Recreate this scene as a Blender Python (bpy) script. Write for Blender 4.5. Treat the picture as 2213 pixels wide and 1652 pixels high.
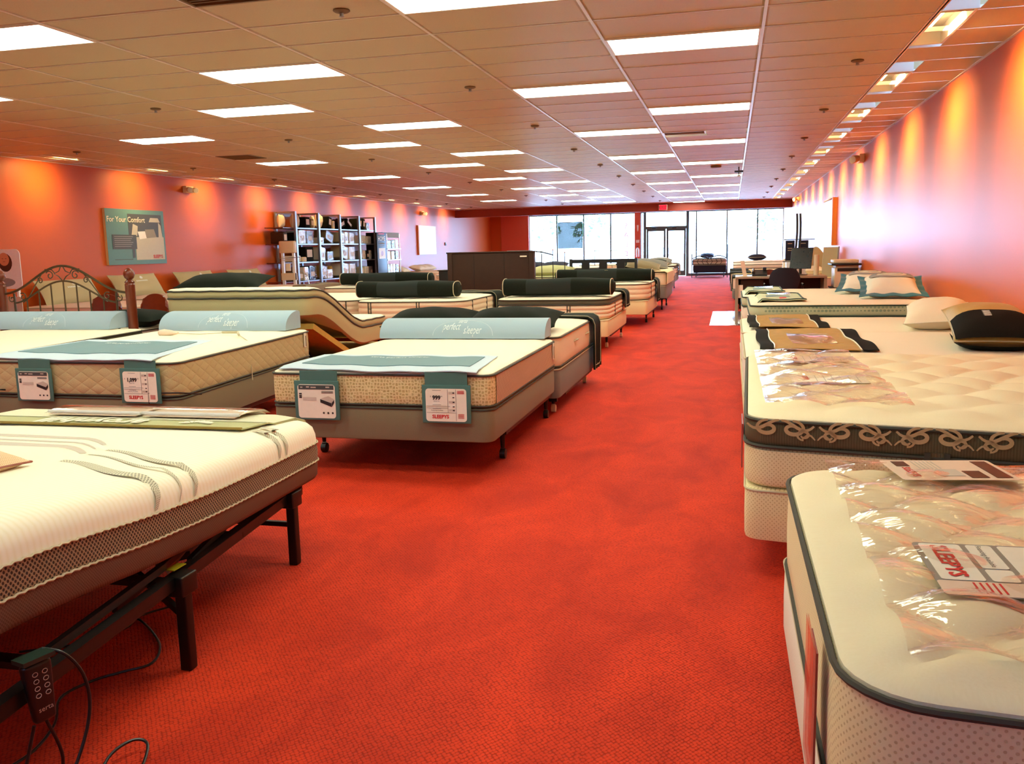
import bpy, bmesh, math, random
from mathutils import Vector, Matrix
R_ = random.Random(7)
PI = math.pi
C = bpy.context.scene.collection
for o in list(bpy.data.objects): bpy.data.objects.remove(o)
sc = bpy.context.scene
# ---------------------------------------------------------------- camera
CZ = 1.42
yw, pt, rl = .24544, -.15053, -.02269
F = Vector((-math.sin(yw)*math.cos(pt), math.cos(yw)*math.cos(pt), math.sin(pt)))
rt = Vector((math.cos(yw), math.sin(yw), 0)); up = rt.cross(F)
Rv = rt*math.cos(rl)+up*math.sin(rl); Uv = -rt*math.sin(rl)+up*math.cos(rl)
cd = bpy.data.cameras.new('camera'); cam = bpy.data.objects.new('camera', cd); C.objects.link(cam)
cd.sensor_fit = 'HORIZONTAL'; cd.sensor_width = 36; cd.lens = 1903.056/2213*36; cd.clip_start = .05; cd.clip_end = 300
cam.matrix_world = Matrix(((Rv.x, Uv.x, -F.x, 0), (Rv.y, Uv.y, -F.y, 0), (Rv.z, Uv.z, -F.z, CZ), (0, 0, 0, 1)))
sc.camera = cam
# ---------------------------------------------------------------- world, light, exposure
w = bpy.data.worlds.new('sky'); sc.world = w; w.use_nodes = True
bg = w.node_tree.nodes['Background']; bg.inputs[0].default_value = (.36, .60, 1, 1); bg.inputs[1].default_value = 25
sc.view_settings.view_transform = 'Standard'; sc.view_settings.look = 'None'
sc.view_settings.exposure = 0.0; sc.view_settings.gamma = 1; sc.view_settings.use_curve_mapping = False
PANEL = (.92, .99, .77); PANEL_E = 17.0; WASH_E = 44.0
# ---------------------------------------------------------------- materials
def s2l(c): return tuple(((v/255)/12.92 if v/255 <= .04045 else ((v/255+.055)/1.055)**2.4) for v in c)+(1,)
MATS = {}
class N:
    def __init__(s, name):
        s.m = bpy.data.materials.new(name); s.m.use_nodes = True; s.t = s.m.node_tree; s.t.nodes.clear()
        s.out = s.n('ShaderNodeOutputMaterial')
    def n(s, ty, ins={}, **kw):
        x = s.t.nodes.new(ty)
        for k, v in kw.items(): setattr(x, k, v)
        for k, v in ins.items():
            if isinstance(v, bpy.types.NodeSocket): s.t.links.new(v, x.inputs[k])
            else: x.inputs[k].default_value = v
        return x
    def math(s, op, a, b=0.0, c=0.0):
        x = s.n('ShaderNodeMath', {0: a, 1: b, 2: c}, operation=op); return x.outputs[0]
    def mix(s, f, a, b):
        x = s.n('ShaderNodeMix', {0: f, 6: a, 7: b}, data_type='RGBA'); return x.outputs[2]
    def ramp(s, v, lo, hi):
        x = s.n('ShaderNodeMapRange', {0: v, 1: lo, 2: hi}); return x.outputs[0]
    def co(s, kind, scale=(1, 1, 1), rot=0):
        c = s.n('ShaderNodeTexCoord').outputs[kind]
        return s.n('ShaderNodeMapping', {0: c, 2: (0, 0, rot), 3: scale}).outputs[0]
    def bsdf(s, col, rough=.7, metal=0, bump=None, bs=.3, bd=.01, spec=.5, sheen=0):
        ins = {'Base Color': col, 'Roughness': rough, 'Metallic': metal, 'Specular IOR Level': spec, 'Sheen Weight': sheen}
        if bump is not None: ins['Normal'] = s.n('ShaderNodeBump', {'Strength': bs, 'Distance': bd, 'Height': bump}).outputs[0]
        b = s.n('ShaderNodeBsdfPrincipled', ins); s.t.links.new(b.outputs[0], s.out.inputs[0]); return b
def plain(name, col, rough=.6, metal=0, spec=.5, noise=.06, ns=30, bs=.1):
    if name in MATS: return MATS[name]
    k = N(name); c = s2l(col)
    nz = k.n('ShaderNodeTexNoise', {'Vector': k.co('Object'), 'Scale': ns, 'Detail': 3}).outputs[0]
    cc = k.mix(nz, tuple(v*(1-noise) for v in c[:3])+(1,), tuple(min(1, v*(1+noise)) for v in c[:3])+(1,))
    k.bsdf(cc, rough, metal, nz, bs, .002, spec); MATS[name] = k.m; return k.m
def fabric(name, col, col2=None, pat='knit', sc_=60, bs=.4, bd=.004, rough=.9, quilt=0, qs=14, top=False):
    if name in MATS: return MATS[name]
    k = N(name); a = s2l(col); b = s2l(col2 or tuple(v*.86 for v in col))
    uv = k.co('UV')
    if pat == 'dots':
        d = k.n('ShaderNodeTexVoronoi', {'Vector': k.co('UV', rot=.785), 'Scale': sc_, 'Randomness': 0.0}).outputs[0]
        f = k.ramp(d, .30, .42); h = f
    elif pat == 'pdots':
        d = k.n('ShaderNodeTexVoronoi', {'Vector': k.co('UV', rot=.785), 'Scale': sc_, 'Randomness': 0.0}).outputs[0]
        f = k.ramp(d, .17, .27); h = f
    elif pat == 'honey':
        d = k.n('ShaderNodeTexVoronoi', {'Vector': uv, 'Scale': sc_, 'Randomness': .45}, feature='DISTANCE_TO_EDGE').outputs[0]
        f = k.math('SUBTRACT', 1.0, k.ramp(d, .05, .28)); h = f
    elif pat == 'cross':
        u = k.n('ShaderNodeSeparateXYZ', {0: k.co('UV', rot=.785)})
        f = k.math('MULTIPLY', k.math('ABSOLUTE', k.math('SINE', k.math('MULTIPLY', u.outputs[0], sc_*1.6))), k.math('ABSOLUTE', k.math('SINE', k.math('MULTIPLY', u.outputs[1], sc_*4)))); h = f
    elif pat == 'rib':
        u = k.n('ShaderNodeSeparateXYZ', {0: uv})
        f = k.math('ABSOLUTE', k.math('SINE', k.math('MULTIPLY', u.outputs[0], sc_))); h = f
    else:
        f = k.n('ShaderNodeTexNoise', {'Vector': uv, 'Scale': sc_, 'Detail': 4}).outputs[0]; h = f
    big = k.n('ShaderNodeTexNoise', {'Vector': uv, 'Scale': 2.5, 'Detail': 2}).outputs[0]
    col_ = k.mix(f, b, a); col_ = k.mix(k.math('MULTIPLY', big, .12), col_, b)
    if quilt:
        u = k.n('ShaderNodeSeparateXYZ', {0: uv})
        s1 = k.math('ADD', u.outputs[0], k.math('MULTIPLY', u.outputs[1], 1.6)); s2 = k.math('SUBTRACT', u.outputs[0], k.math('MULTIPLY', u.outputs[1], 1.6))
        q = k.math('POWER', k.math('ABSOLUTE', k.math('MULTIPLY', k.math('SINE', k.math('MULTIPLY', s1, qs)), k.math('SINE', k.math('MULTIPLY', s2, qs)))), .35)
        h = k.math('ADD', k.math('MULTIPLY', h, .35), k.math('MULTIPLY', q, quilt))
    k.bsdf(col_, rough, 0, h, bs, bd, .3 if sum(col) > 200 else .12, sheen=.1 if sum(col) > 300 else 0); MATS[name] = k.m; return k.m
def emis(name, col, e):
    k = N(name); x = k.n('ShaderNodeEmission', {0: tuple(col)+(1,), 1: e}); k.t.links.new(x.outputs[0], k.out.inputs[0]); return k.m
def glassy(name, tint=(1, 1, 1), rough=.02, bump=0, gl=.12, bscale=8, fres=True):
    k = N(name)
    nrm = {}
    if bump:
        nz = k.n('ShaderNodeTexNoise', {'Vector': k.co('Object', (1, 2.2, 1)), 'Scale': bscale, 'Detail': 2, 'Distortion': 1.2}).outputs[0]
        nrm = {'Normal': k.n('ShaderNodeBump', {'Strength': bump, 'Distance': .03, 'Height': nz}).outputs[0]}
    t = k.n('ShaderNodeBsdfTransparent', {0: tuple(tint)+(1,)}); g = k.n('ShaderNodeBsdfGlossy', dict({0: (1, 1, 1, 1), 1: rough}, **nrm))
    f = k.n('ShaderNodeLayerWeight', dict({0: .5}, **nrm)).outputs[1]
    f = k.math('ADD', k.math('MULTIPLY', k.math('POWER', f, 4.5), .8), .035+gl*.6)
    m = k.n('ShaderNodeMixShader', {0: f, 1: t.outputs[0], 2: g.outputs[0]}); k.t.links.new(m.outputs[0], k.out.inputs[0]); return k.m

def carpet_mat():
    k = N('red_carpet'); c = k.co('Object')
    big = k.n('ShaderNodeTexNoise', {'Vector': k.co('Object', (1, .55, 1)), 'Scale': 2.6, 'Detail': 5, 'Roughness': .6, 'Distortion': .6}).outputs[0]
    v = k.n('ShaderNodeTexVoronoi', {'Vector': k.co('Object', (1, .8, 1), .785), 'Scale': 88, 'Randomness': .35}).outputs[0]
    pit = k.ramp(v, .42, .68)
    f1 = k.ramp(big, .30, .66)
    col = k.mix(f1, s2l((186, 42, 15)), s2l((226, 60, 23)))
    col = k.mix(k.math('MULTIPLY', pit, .55), col, s2l((130, 24, 10)))
    h = k.math('SUBTRACT', k.math('MULTIPLY', big, .6), pit)
    b = k.bsdf(col, .85, 0, h, .5, .006, .22); MATS['carpet'] = k.m; return k.m
def wall_mat():
    k = N('orange_red_paint')
    nz = k.n('ShaderNodeTexNoise', {'Vector': k.co('Object'), 'Scale': 60, 'Detail': 3}).outputs[0]
    b = k.bsdf(k.mix(nz, s2l((198, 90, 30)), s2l((206, 98, 35))), .40, 0, nz, .12, .002, .42); return k.m
def tile_mat():
    k = N('ceiling_tile_board')
    nz = k.n('ShaderNodeTexNoise', {'Vector': k.co('Object'), 'Scale': 90, 'Detail': 4}).outputs[0]
    nb = k.n('ShaderNodeTexNoise', {'Vector': k.co('Object', (.4, 3, 1)), 'Scale': 3, 'Detail': 2}).outputs[0]
    k.bsdf(k.mix(nz, s2l((180, 166, 130)), s2l((198, 184, 148))), .45, 0, nb, .25, .006, .45); return k.m
M = dict(
 carpet=carpet_mat(), wall=wall_mat(), tile=tile_mat(),
 tee=plain('white_tee_metal', (222, 218, 210), .28, .3, .6, .02), housing=plain('fixture_white_metal', (228, 224, 214), .35, 0, .5, .02),
 reflector=plain('bright_reflector', (225, 225, 220), .22, .6, .5, .02),
 diffuser=emis('lit_diffuser', PANEL, PANEL_E), lamp=emis('lit_lamp_tube', (1, .72, .38), 10.0),
 soffit=plain('backlit_shade_red_paint', (150, 52, 34), .5), salmon=plain('salmon_paint', (212, 96, 74), .5),  # soffit: red darkened so the header's backlit shade sits in its colour
 cream=fabric('cream_quilted_top', (250, 240, 214), (240, 226, 196), 'knit', 120, .25, .004),
 creamtuft=fabric('cream_damask_top', (247, 234, 198), (239, 222, 180), 'knit', 170, .15, .003),
 white=fabric('white_ticking', (244, 238, 222), (226, 218, 198), 'knit', 160, .25),
 honey=fabric('honeycomb_cream_border', (238, 224, 168), (190, 168, 108), 'honey', 48, .6, .007, quilt=.7, qs=13),
 brick=fabric('woven_peach_border', (224, 190, 150), (172, 132, 96), 'cross', 60, .5, .005),
 diamond=fabric('diamond_quilted_tan_border', (208, 192, 142), (184, 164, 112), 'knit', 150, .45, .012, quilt=1, qs=24),
 puff=fabric('peach_puffed_border', (240, 220, 188), (228, 204, 168), 'knit', 90, .3),
 dotted=fabric('cream_dotted_border', (242, 230, 178), (208, 188, 132), 'pdots', 78, .2),
 taupe=fabric('taupe_base_cloth', (136, 122, 92), (120, 106, 78), 'knit', 200, .2), grey=fabric('grey_base_cloth', (128, 124, 116), (108, 104, 98), 'knit', 200, .2),
 ivory=fabric('ivory_base_cloth', (238, 218, 170), (226, 202, 150), 'knit', 120, .2), olive=fabric('olive_border_cloth', (196, 184, 136), (172, 160, 112), 'knit', 150, .3),
 band=fabric('grey_band_cloth', (98, 94, 72), (76, 72, 56), 'knit', 150, .3), wavebase=fabric('dark_damask_band', (104, 92, 66), (88, 78, 54), 'rib', 300, .2),
 foamtop=fabric('white_stretch_knit', (252, 246, 222), (247, 238, 206), 'rib', 130, .05, .0015), foammesh=fabric('brown_air_mesh', (172, 142, 104), (62, 42, 26), 'dots', 84, .7, .006),
 foamlow=fabric('taupe_foam_cover', (124, 98, 78), (104, 80, 62), 'dots', 130, .4, .002),
 piping=plain('dark_grey_piping', (62, 60, 48), .7), tanpipe=plain('beige_piping', (196, 184, 150), .7), greenpipe=plain('deep_green_piping', (34, 62, 52), .7),
 bluef=fabric('pale_blue_foam', (166, 188, 200), (154, 178, 190), 'knit', 220, .12), blue2=fabric('pale_blue_border_cloth', (200, 216, 228), (188, 206, 218), 'knit', 200, .15),
 teal=fabric('dusty_teal_cloth', (116, 148, 154), (104, 136, 142), 'knit', 200, .15), pocket=plain('deep_teal_pocket', (72, 116, 106), .6),
 dkgreen=fabric('dark_green_velvet', (30, 36, 27), (18, 22, 16), 'knit', 60, .3, rough=.8), dkpanel=fabric('charcoal_panel_cloth', (48, 54, 50), (38, 44, 42), 'knit', 90, .2),
 black=plain('black_metal', (22, 19, 17), .4, .3), blackp=plain('black_plastic', (20, 20, 22), .35), caster=plain('black_caster', (18, 18, 18), .4), castw=plain('beige_caster', (226, 208, 170), .4),
 rust=plain('brown_frame_metal', (62, 34, 26), .45, .4), wood=plain('reddish_brown_wood', (110, 44, 20), .3, 0, .5, .25, 14), dkwood=plain('espresso_wood', (56, 32, 18), .6, 0, .3, .2, 10),
 bronze=plain('bronze_bed_metal', (88, 74, 50), .35, .6), ply=plain('bare_yellow_pine', (196, 160, 70), .6, 0, .4, .2, 12), copper=plain('reddish_motor_tube', (150, 70, 46), .4, .2),
 chrome=plain('chrome', (210, 214, 220), .15, .9), steel=plain('silver_upright', (150, 156, 164), .3, .5), navy=plain('navy_cloth', (22, 26, 52), .8), 
 card=plain('white_card', (242, 236, 214), .45), cardp=plain('peach_card', (232, 206, 180), .45), ink=plain('black_ink', (34, 28, 26), .6), greyi=plain('grey_ink', (148, 138, 124), .6), lgrey=plain('pale_grey_ink', (206, 192, 172), .6), red=plain('red_ink', (206, 30, 28), .5), redcard=plain('dull_red_card', (158, 70, 62), .4), whitei=plain('white_ink', (232, 240, 236), .6),
 sage=fabric('sage_runner_cloth', (190, 190, 138), (176, 174, 120), 'knit', 120, .2), sage2=fabric('pale_sage_cloth', (224, 222, 190), (214, 210, 174), 'knit', 120, .2), goldp=plain('gold_trim', (150, 124, 48), .7),
 tan=fabric('tan_suede_runner', (186, 146, 74), (164, 124, 56), 'knit', 12, .8, .02), blk=fabric('black_suede', (24, 26, 22), (14, 15, 13), 'knit', 60, .3), goldpil=fabric('gold_satin', (196, 160, 84), (180, 142, 66), 'knit', 20, .3, rough=.5),
 mint=fabric('pale_mint_border', (200, 208, 172), (186, 196, 158), 'knit', 100, .2), mintd=plain('mint_dot', (140, 160, 134), .8), tealb=plain('teal_satin', (0, 112, 136), .45), pgrey=plain('grey_print', (150, 150, 150), .8),
 beigep=fabric('khaki_pillow_cloth', (200, 190, 150), (188, 176, 134), 'knit', 90, .2), pinkm=fabric('blush_mattress_cloth', (236, 208, 186), (224, 192, 168), 'knit', 60, .3), skin=plain('printed_skin', (214, 150, 110), .6), hair=plain('printed_dark_hair', (70, 36, 24), .6),
 vinyl=glassy('clear_vinyl', (1, .99, .98), .07, .25, .02, 9), vinyl2=glassy('clear_pocket', (1, 1, 1), .08, .08, .01, 4), mat_=glassy('clear_chair_mat', (.95, .96, 1), .16, .1, .25, 3), glass=glassy('window_glass', (1, 1, 1), .0, 0, .0), 
 alu=plain('window_frame_metal', (84, 96, 100), .35, .5), shade=glassy('blue_window_film', (.19, .20, .19), .3, 0, .0), sared=glassy('red_window_letters', (.12, .035, .04), .5, 0, .02),
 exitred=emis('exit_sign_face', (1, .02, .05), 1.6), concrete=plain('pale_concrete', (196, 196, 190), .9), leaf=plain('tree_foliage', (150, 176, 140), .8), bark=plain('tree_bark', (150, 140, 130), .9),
 beigeplas=plain('beige_plastic', (226, 206, 170), .45), desk=plain('grey_desk_laminate', (160, 148, 124), .3), chairf=plain('dark_blue_chair_cloth', (22, 24, 38), .85), posterT=plain('poster_teal', (92, 142, 140), .45), posterG=plain('poster_charcoal', (70, 76, 74), .45), posterL=plain('poster_pale', (196, 194, 176), .45), frame_y=plain('cream_canvas_edge', (232, 204, 140), .6), orangew=plain('orange_wood_frame', (214, 130, 60), .5), whitecv=plain('white_canvas', (240, 244, 244), .3), bagp=glassy('plastic_bag', (.96, .97, 1), .08, .5, .10, 12),
 grille=plain('dark_return_grille', (110, 88, 58), .6), dkslot=plain('dark_slot', (84, 66, 44), .7), screen=plain('dark_screen', (24, 34, 34), .2), orange=plain('orange_tag', (214, 150, 40), .5))
# ---------------------------------------------------------------- builders
WL = {}
def reg(o, parent, base): WL[o.name] = base; return o
class MB:
    def __init__(s): s.v = []; s.f = []; s.uv = []; s.sm = True
    def add(s, vs, fs, uvs=None):
        b = len(s.v); s.v += [tuple(p) for p in vs]
        for i, f in enumerate(fs):
            s.f.append([b+k for k in f]); s.uv.append(uvs[i] if uvs else None)
        return s
    def box(s, x0, x1, y0, y1, z0, z1):
        v = [(x, y, z) for z in (z0, z1) for y in (y0, y1) for x in (x0, x1)]
        return s.add(v, [(0, 2, 3, 1), (4, 5, 7, 6), (0, 1, 5, 4), (1, 3, 7, 5), (3, 2, 6, 7), (2, 0, 4, 6)])
    def obox(s, c, X, Y, Z):
        c, X, Y, Z = map(Vector, (c, X, Y, Z))
        v = [c+X*a+Y*b+Z*d for d in (-.5, .5) for b in (-.5, .5) for a in (-.5, .5)]
        return s.add(v, [(0, 2, 3, 1), (4, 5, 7, 6), (0, 1, 5, 4), (1, 3, 7, 5), (3, 2, 6, 7), (2, 0, 4, 6)])
    def bevbox(s, x0, x1, y0, y1, z0, z1, b=.01):
        bm = bmesh.new(); bmesh.ops.create_cube(bm, size=1)
        for p in bm.verts: p.co = ((p.co.x+.5)*(x1-x0)+x0, (p.co.y+.5)*(y1-y0)+y0, (p.co.z+.5)*(z1-z0)+z0)
        bmesh.ops.bevel(bm, geom=bm.edges[:], offset=b, segments=3, profile=.5, affect='EDGES')
        bm.verts.index_update(); s.add([p.co[:] for p in bm.verts], [[q.index for q in f.verts] for f in bm.faces]); bm.free(); return s
    def tube(s, pts, r, n=8, closed=False, cap=True):
        pts = [Vector(p) for p in pts]; m = len(pts); rs = r if isinstance(r, (list, tuple)) else [r]*m
        rings = []; prev = None
        for i, p in enumerate(pts):
            a = pts[(i-1) % m] if (closed or i > 0) else p; b = pts[(i+1) % m] if (closed or i < m-1) else p
            t = (b-a).normalized() if (b-a).length > 1e-9 else Vector((0, 0, 1))
            if prev is None:
                q = Vector((0, 0, 1)) if abs(t.z) < .9 else Vector((1, 0, 0)); u = t.cross(q).normalized()
            else: u = (prev-t*prev.dot(t)).normalized()
            prev = u; v = t.cross(u); rings.append([p+(u*math.cos(2*PI*k/n)+v*math.sin(2*PI*k/n))*rs[i] for k in range(n)])
        vs = [q for g in rings for q in g]; fs = []
        for i in range(m if closed else m-1):
            for k in range(n):
                j = (i+1) % m; fs.append((i*n+k, i*n+(k+1) % n, j*n+(k+1) % n, j*n+k))
        if not closed and cap: fs += [list(range(n))[::-1], [(m-1)*n+k for k in range(n)]]
        return s.add(vs, fs)
    def lathe(s, c, prof, n=16, axis='z'):
        vs = []; fs = []
        for r, h in prof:
            for k in range(n):
                a = 2*PI*k/n; p = (r*math.cos(a), r*math.sin(a), h)
                if axis == 'x': p = (h, p[0], p[1])
                if axis == 'y': p = (p[0], h, p[1])
                vs.append((c[0]+p[0], c[1]+p[1], c[2]+p[2]))
        for i in range(len(prof)-1):
            for k in range(n): fs.append((i*n+k, i*n+(k+1) % n, (i+1)*n+(k+1) % n, (i+1)*n+k))
        fs += [list(range(n))[::-1], [(len(prof)-1)*n+k for k in range(n)]]
        return s.add(vs, fs)
    def grid(s, fn, nu, nv, closed=False, flip=False):
        vs = [fn(i/nu, j/nv) for j in range(nv+1) for i in range(nu+1)]; fs = []; uvs = []
        W = nu+1
        for j in range(nv):
            for i in range(nu):
                f = [j*W+i, j*W+i+1, (j+1)*W+i+1, (j+1)*W+i]; u = [(i/nu, j/nv), ((i+1)/nu, j/nv), ((i+1)/nu, (j+1)/nv), (i/nu, (j+1)/nv)]
                if flip: f = f[::-1]; u = u[::-1]
                fs.append(f); uvs.append(u)
        return s.add(vs, fs, uvs)
    def sheet(s, fn, nu, nv, th):
        "a thin cloth with thickness: fn gives the upper surface"
        bm = [fn(i/nu, j/nv) for j in range(nv+1) for i in range(nu+1)]; W = nu+1; n = len(bm)
        P = [Vector(p) for p in bm]; lo = []
        for j in range(nv+1):
            for i in range(nu+1):
                a = P[j*W+min(i+1, nu)]-P[j*W+max(i-1, 0)]; b = P[min(j+1, nv)*W+i]-P[max(j-1, 0)*W+i]
                q = a.cross(b); q = q.normalized() if q.length > 1e-12 else Vector((0, 0, 1)); lo.append(P[j*W+i]-q*th)
        fs = []
        for j in range(nv):
            for i in range(nu):
                a = j*W+i; fs.append((a, a+1, a+W+1, a+W)); fs.append((n+a+W, n+a+W+1, n+a+1, n+a))
        for i in range(nu): fs.append((n+i, n+i+1, i+1, i)); a = nv*W+i; fs.append((a, a+1, n+a+1, n+a))
        for j in range(nv): a = j*W; fs.append((a, a+W, n+a+W, n+a)); a += nu; fs.append((n+a, n+a+W, a+W, a))
        return s.add(P+lo, fs)
    def build(s, name, mat, parent=None, kind=None, smooth=True, uvs=1.0):
        base = WL.get(parent.name, Vector()) if parent else Vector()
        me = bpy.data.meshes.new(name); me.from_pydata([(p[0]-base.x, p[1]-base.y, p[2]-base.z) for p in s.v], [], s.f)
        uvl = me.uv_layers.new(name='UVMap')
        for pi, p in enumerate(me.polygons):
            u = s.uv[pi]; nn = p.normal
            for q, li in enumerate(p.loop_indices):
                if u: uvl.data[li].uv = u[q]
                else:
                    co = me.vertices[me.loops[li].vertex_index].co
                    uvl.data[li].uv = (co.x, co.y) if abs(nn.z) > .7 else ((co.y, co.z) if abs(nn.x) > abs(nn.y) else (co.x, co.z))
        if smooth:
            me.polygons.foreach_set('use_smooth', [True]*len(me.polygons))
            try: me.set_sharp_from_angle(angle=math.radians(42))
            except Exception: pass
        me.materials.append(mat if not isinstance(mat, str) else M[mat])
        o = bpy.data.objects.new(name, me); C.objects.link(o)
        if parent: o.parent = parent
        WL[o.name] = base
        if kind: o['kind'] = kind
        elif parent and (name.endswith('print') or name.endswith('lettering') or name.endswith('lines') or name.endswith('logo')): o['kind'] = 'stuff'
        return o
def tag(o, label=None, cat=None, group=None, kind=None):
    if label: o['label'] = label
    if cat: o['category'] = cat
    if group: o['group'] = group
    if kind: o['kind'] = kind
    return o
def thing(name, label, cat, loc=(0, 0, 0), group=None):
    o = bpy.data.objects.new(name, None); C.objects.link(o); o.empty_display_size = .1
    o.location = loc; WL[o.name] = Vector(loc); return tag(o, label, cat, group)
def place(o, loc, rot=(0, 0, 0), sc_=None):
    o.location = loc; o.rotation_euler = rot
    if sc_: o.scale = sc_
    return o
def copytree(o, loc, rot=None, label=None, group=None):
    def rec(a, par):
        c = a.copy(); C.objects.link(c); c.parent = par
        for ch in a.children: rec(ch, c)
        return c
    r = rec(o, None); r.location = loc
    if rot: r.rotation_euler = rot
    if label: r['label'] = label
    if group: r['group'] = group
    return r
_tc = {}
def text_into(mb, body, size, fn, align='CENTER', shear=0, bold=0):
    key = (body, align, shear, bold)
    if key not in _tc:
        cu = bpy.data.curves.new('t', 'FONT'); cu.body = body; cu.align_x = align; cu.align_y = 'CENTER'; cu.resolution_u = 2; cu.shear = shear; cu.offset = bold
        o = bpy.data.objects.new('t', cu); C.objects.link(o); dg = bpy.context.evaluated_depsgraph_get()
        me = bpy.data.meshes.new_from_object(o.evaluated_get(dg)); _tc[key] = ([v.co[:2] for v in me.vertices], [list(p.vertices) for p in me.polygons])
        bpy.data.objects.remove(o); bpy.data.meshes.remove(me)
    vs, fs = _tc[key]; mb.add([fn(x*size, y*size) for x, y in vs], fs)
# --- outlines and lofts
def outline(q, r, seg=6, step=.25):
    "q: 4 corners counter-clockwise; returns points and outward normals"
    q = [Vector((a[0], a[1])) for a in q]; P = []; Nn = []
    corners = []
    for i in range(4):
        a, b, c = q[i-1], q[i], q[(i+1) % 4]; d1 = (b-a).normalized(); d2 = (c-b).normalized()
        n1 = Vector((d1.y, -d1.x)); n2 = Vector((d2.y, -d2.x)); th = math.acos(max(-1, min(1, d1.dot(d2)))); t = r*math.tan(th/2)
        cen = b-d1*t-n1*r
        a0 = math.atan2(n1.y, n1.x)
        corners.append([(cen+Vector((math.cos(a0+th*k/seg), math.sin(a0+th*k/seg)))*r, Vector((math.cos(a0+th*k/seg), math.sin(a0+th*k/seg)))) for k in range(seg+1)])
    for i in range(4):
        for p, n in corners[i]: P.append(p); Nn.append(n)
        p0, n0 = corners[i][-1]; p1, n1 = corners[(i+1) % 4][0]; L = (p1-p0).length; m = int(L/step)
        for k in range(1, m): P.append(p0.lerp(p1, k/m)); Nn.append(n0)
    return P, Nn
def loft(mb, q, r, layers, zf=None, step=.25, seg=6, top=None, nr=10, bottom=False):
    P, Nn = outline(q, r, seg, step); n = len(P); per = [0]
    for i in range(n): per.append(per[-1]+(P[(i+1) % n]-P[i]).length)
    zf = zf or (lambda x, y: 0)
    vs = []; fs = []; uvs = []
    for z, ins in layers:
        for p, nn in zip(P, Nn): s = p-nn*ins; vs.append((s.x, s.y, z+zf(s.x, s.y)))
    for j in range(len(layers)-1):
        for i in range(n):
            k = (i+1) % n; fs.append((j*n+i, j*n+k, (j+1)*n+k, (j+1)*n+i)); a, b = layers[j][0], layers[j+1][0]
            uvs.append(((per[i], a), (per[i+1], a), (per[i+1], b), (per[i], b)))
    if bottom: fs.append(list(range(n))[::-1]); uvs.append([(vs[i][0], vs[i][1]) for i in range(n)][::-1])
    if top:
        z, ins = layers[-1]; b0 = (len(layers)-1)*n; cen = sum(P, Vector((0, 0)))/n
        last = b0
        for j in range(1, nr):
            s = 1-(j/nr)**1.0
            for i, (p, nn) in enumerate(zip(P, Nn)):
                e = cen+(p-nn*ins-cen)*s; vs.append((e.x, e.y, z+zf(e.x, e.y)+top(e.x, e.y, s)))
            cur = len(vs)-n
            for i in range(n):
                k = (i+1) % n; f = (last+i, last+k, cur+k, cur+i); fs.append(f); uvs.append([(vs[t][0], vs[t][1]) for t in f])
            last = cur
        vs.append((cen.x, cen.y, z+zf(cen.x, cen.y)+top(cen.x, cen.y, 0)))
        for i in range(n): f = (last+i, last+(i+1) % n, len(vs)-1); fs.append(f); uvs.append([(vs[t][0], vs[t][1]) for t in f])
    return mb.add(vs, fs, uvs)
def rope(mb, q, r, z, rad, zf=None, off=0, step=.2, wob=0):
    P, Nn = outline(q, r, 6, step); pts = []
    for i, (p, nn) in enumerate(zip(P, Nn)):
        e = p+nn*off; pts.append((e.x, e.y, z+(zf(e.x, e.y) if zf else 0)+wob*math.sin(i*1.7)))
    return mb.tube(pts, rad, 6, closed=True)
def quad(x0, x1, y0, y1): return [(x0, y0), (x1, y0), (x1, y1), (x0, y1)]
# ================================================================ SHELL
XL, XR, YB, YF, ZC = -11.2, 2.2, -4.0, 41.3, 3.05
gx = lambda c: .205+1.2192*c
gy = lambda r: 6.646+.6096*r
mb = MB().grid(lambda u, v: (XL-.3+(XR-XL+.6)*u, YB+(YF-YB)*v, 0), 8, 24); o = mb.build('floor', 'carpet', kind='structure')
MB().box(XL-.2, XL, YB-.2, YF, -.1, ZC+.1).build('wall_left', 'wall', kind='structure')
MB().box(XR, XR+.2, YB-.2, YF, -.1, ZC+.1).build('wall_right', 'wall', kind='structure')
MB().box(XL-.2, XR+.2, YB-.2, YB, -.1, ZC+.1).build('wall_back', 'wall', kind='structure')
for nm, a, b in (('baseboard_left', XL, XL+.012), ('baseboard_right', XR-.012, XR)): MB().box(a, b, YB, YF, 0, .1).build(nm, 'dkwood', kind='structure')
# ceiling: plenum board, individual tiles, tee grid
ceil = MB().box(XL, XR, YB, YF, ZC+.22, ZC+.28).build('ceiling', 'tile', kind='structure')
lights = {}
for c in (-7, -4, -1): lights[c] = [1+6*k for k in range(-2, 8) if not (c == -7 and k > 6)]
for c in (-5, -2): lights[c] = [4+6*k for k in range(-2, 8) if k != 7 or c == -2]
vents = [(-7, 11, 'square return air grille in the ceiling above the left side of the store'), (-3, -3, 'return air grille at the top edge of the view in the ceiling'), (-1, 11, 'narrow ceiling air slot between two lights above the aisle')]
wash = []
for k in range(-1, 13):
    y = 7.19+2.38*k
    if y < 34.8: wash.append(('R', 1.44, 1.66, y))
for k in range(-2, 13):
    y = 7.25+2.38*k
    if y < 34.8: wash.append(('L', -10.56, -10.34, y))
def tile_mb(w, h):
    t = MB(); e = .03
    v = [(e, e, 0), (w-e, e, 0), (w-e, h-e, 0), (e, h-e, 0), (.008, .008, .012), (w-.008, .008, .012), (w-.008, h-.008, .012), (.008, h-.008, .012)]
    t.add(v, [(3, 2, 1, 0), (0, 1, 5, 4), (1, 2, 6, 5), (2, 3, 7, 6), (3, 0, 4, 7)]); return t
tm = tile_mb(1.2192, .6096); first = None; rest = MB(); cnt = 0; cand = []
r0, r1 = -10, 47
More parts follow.
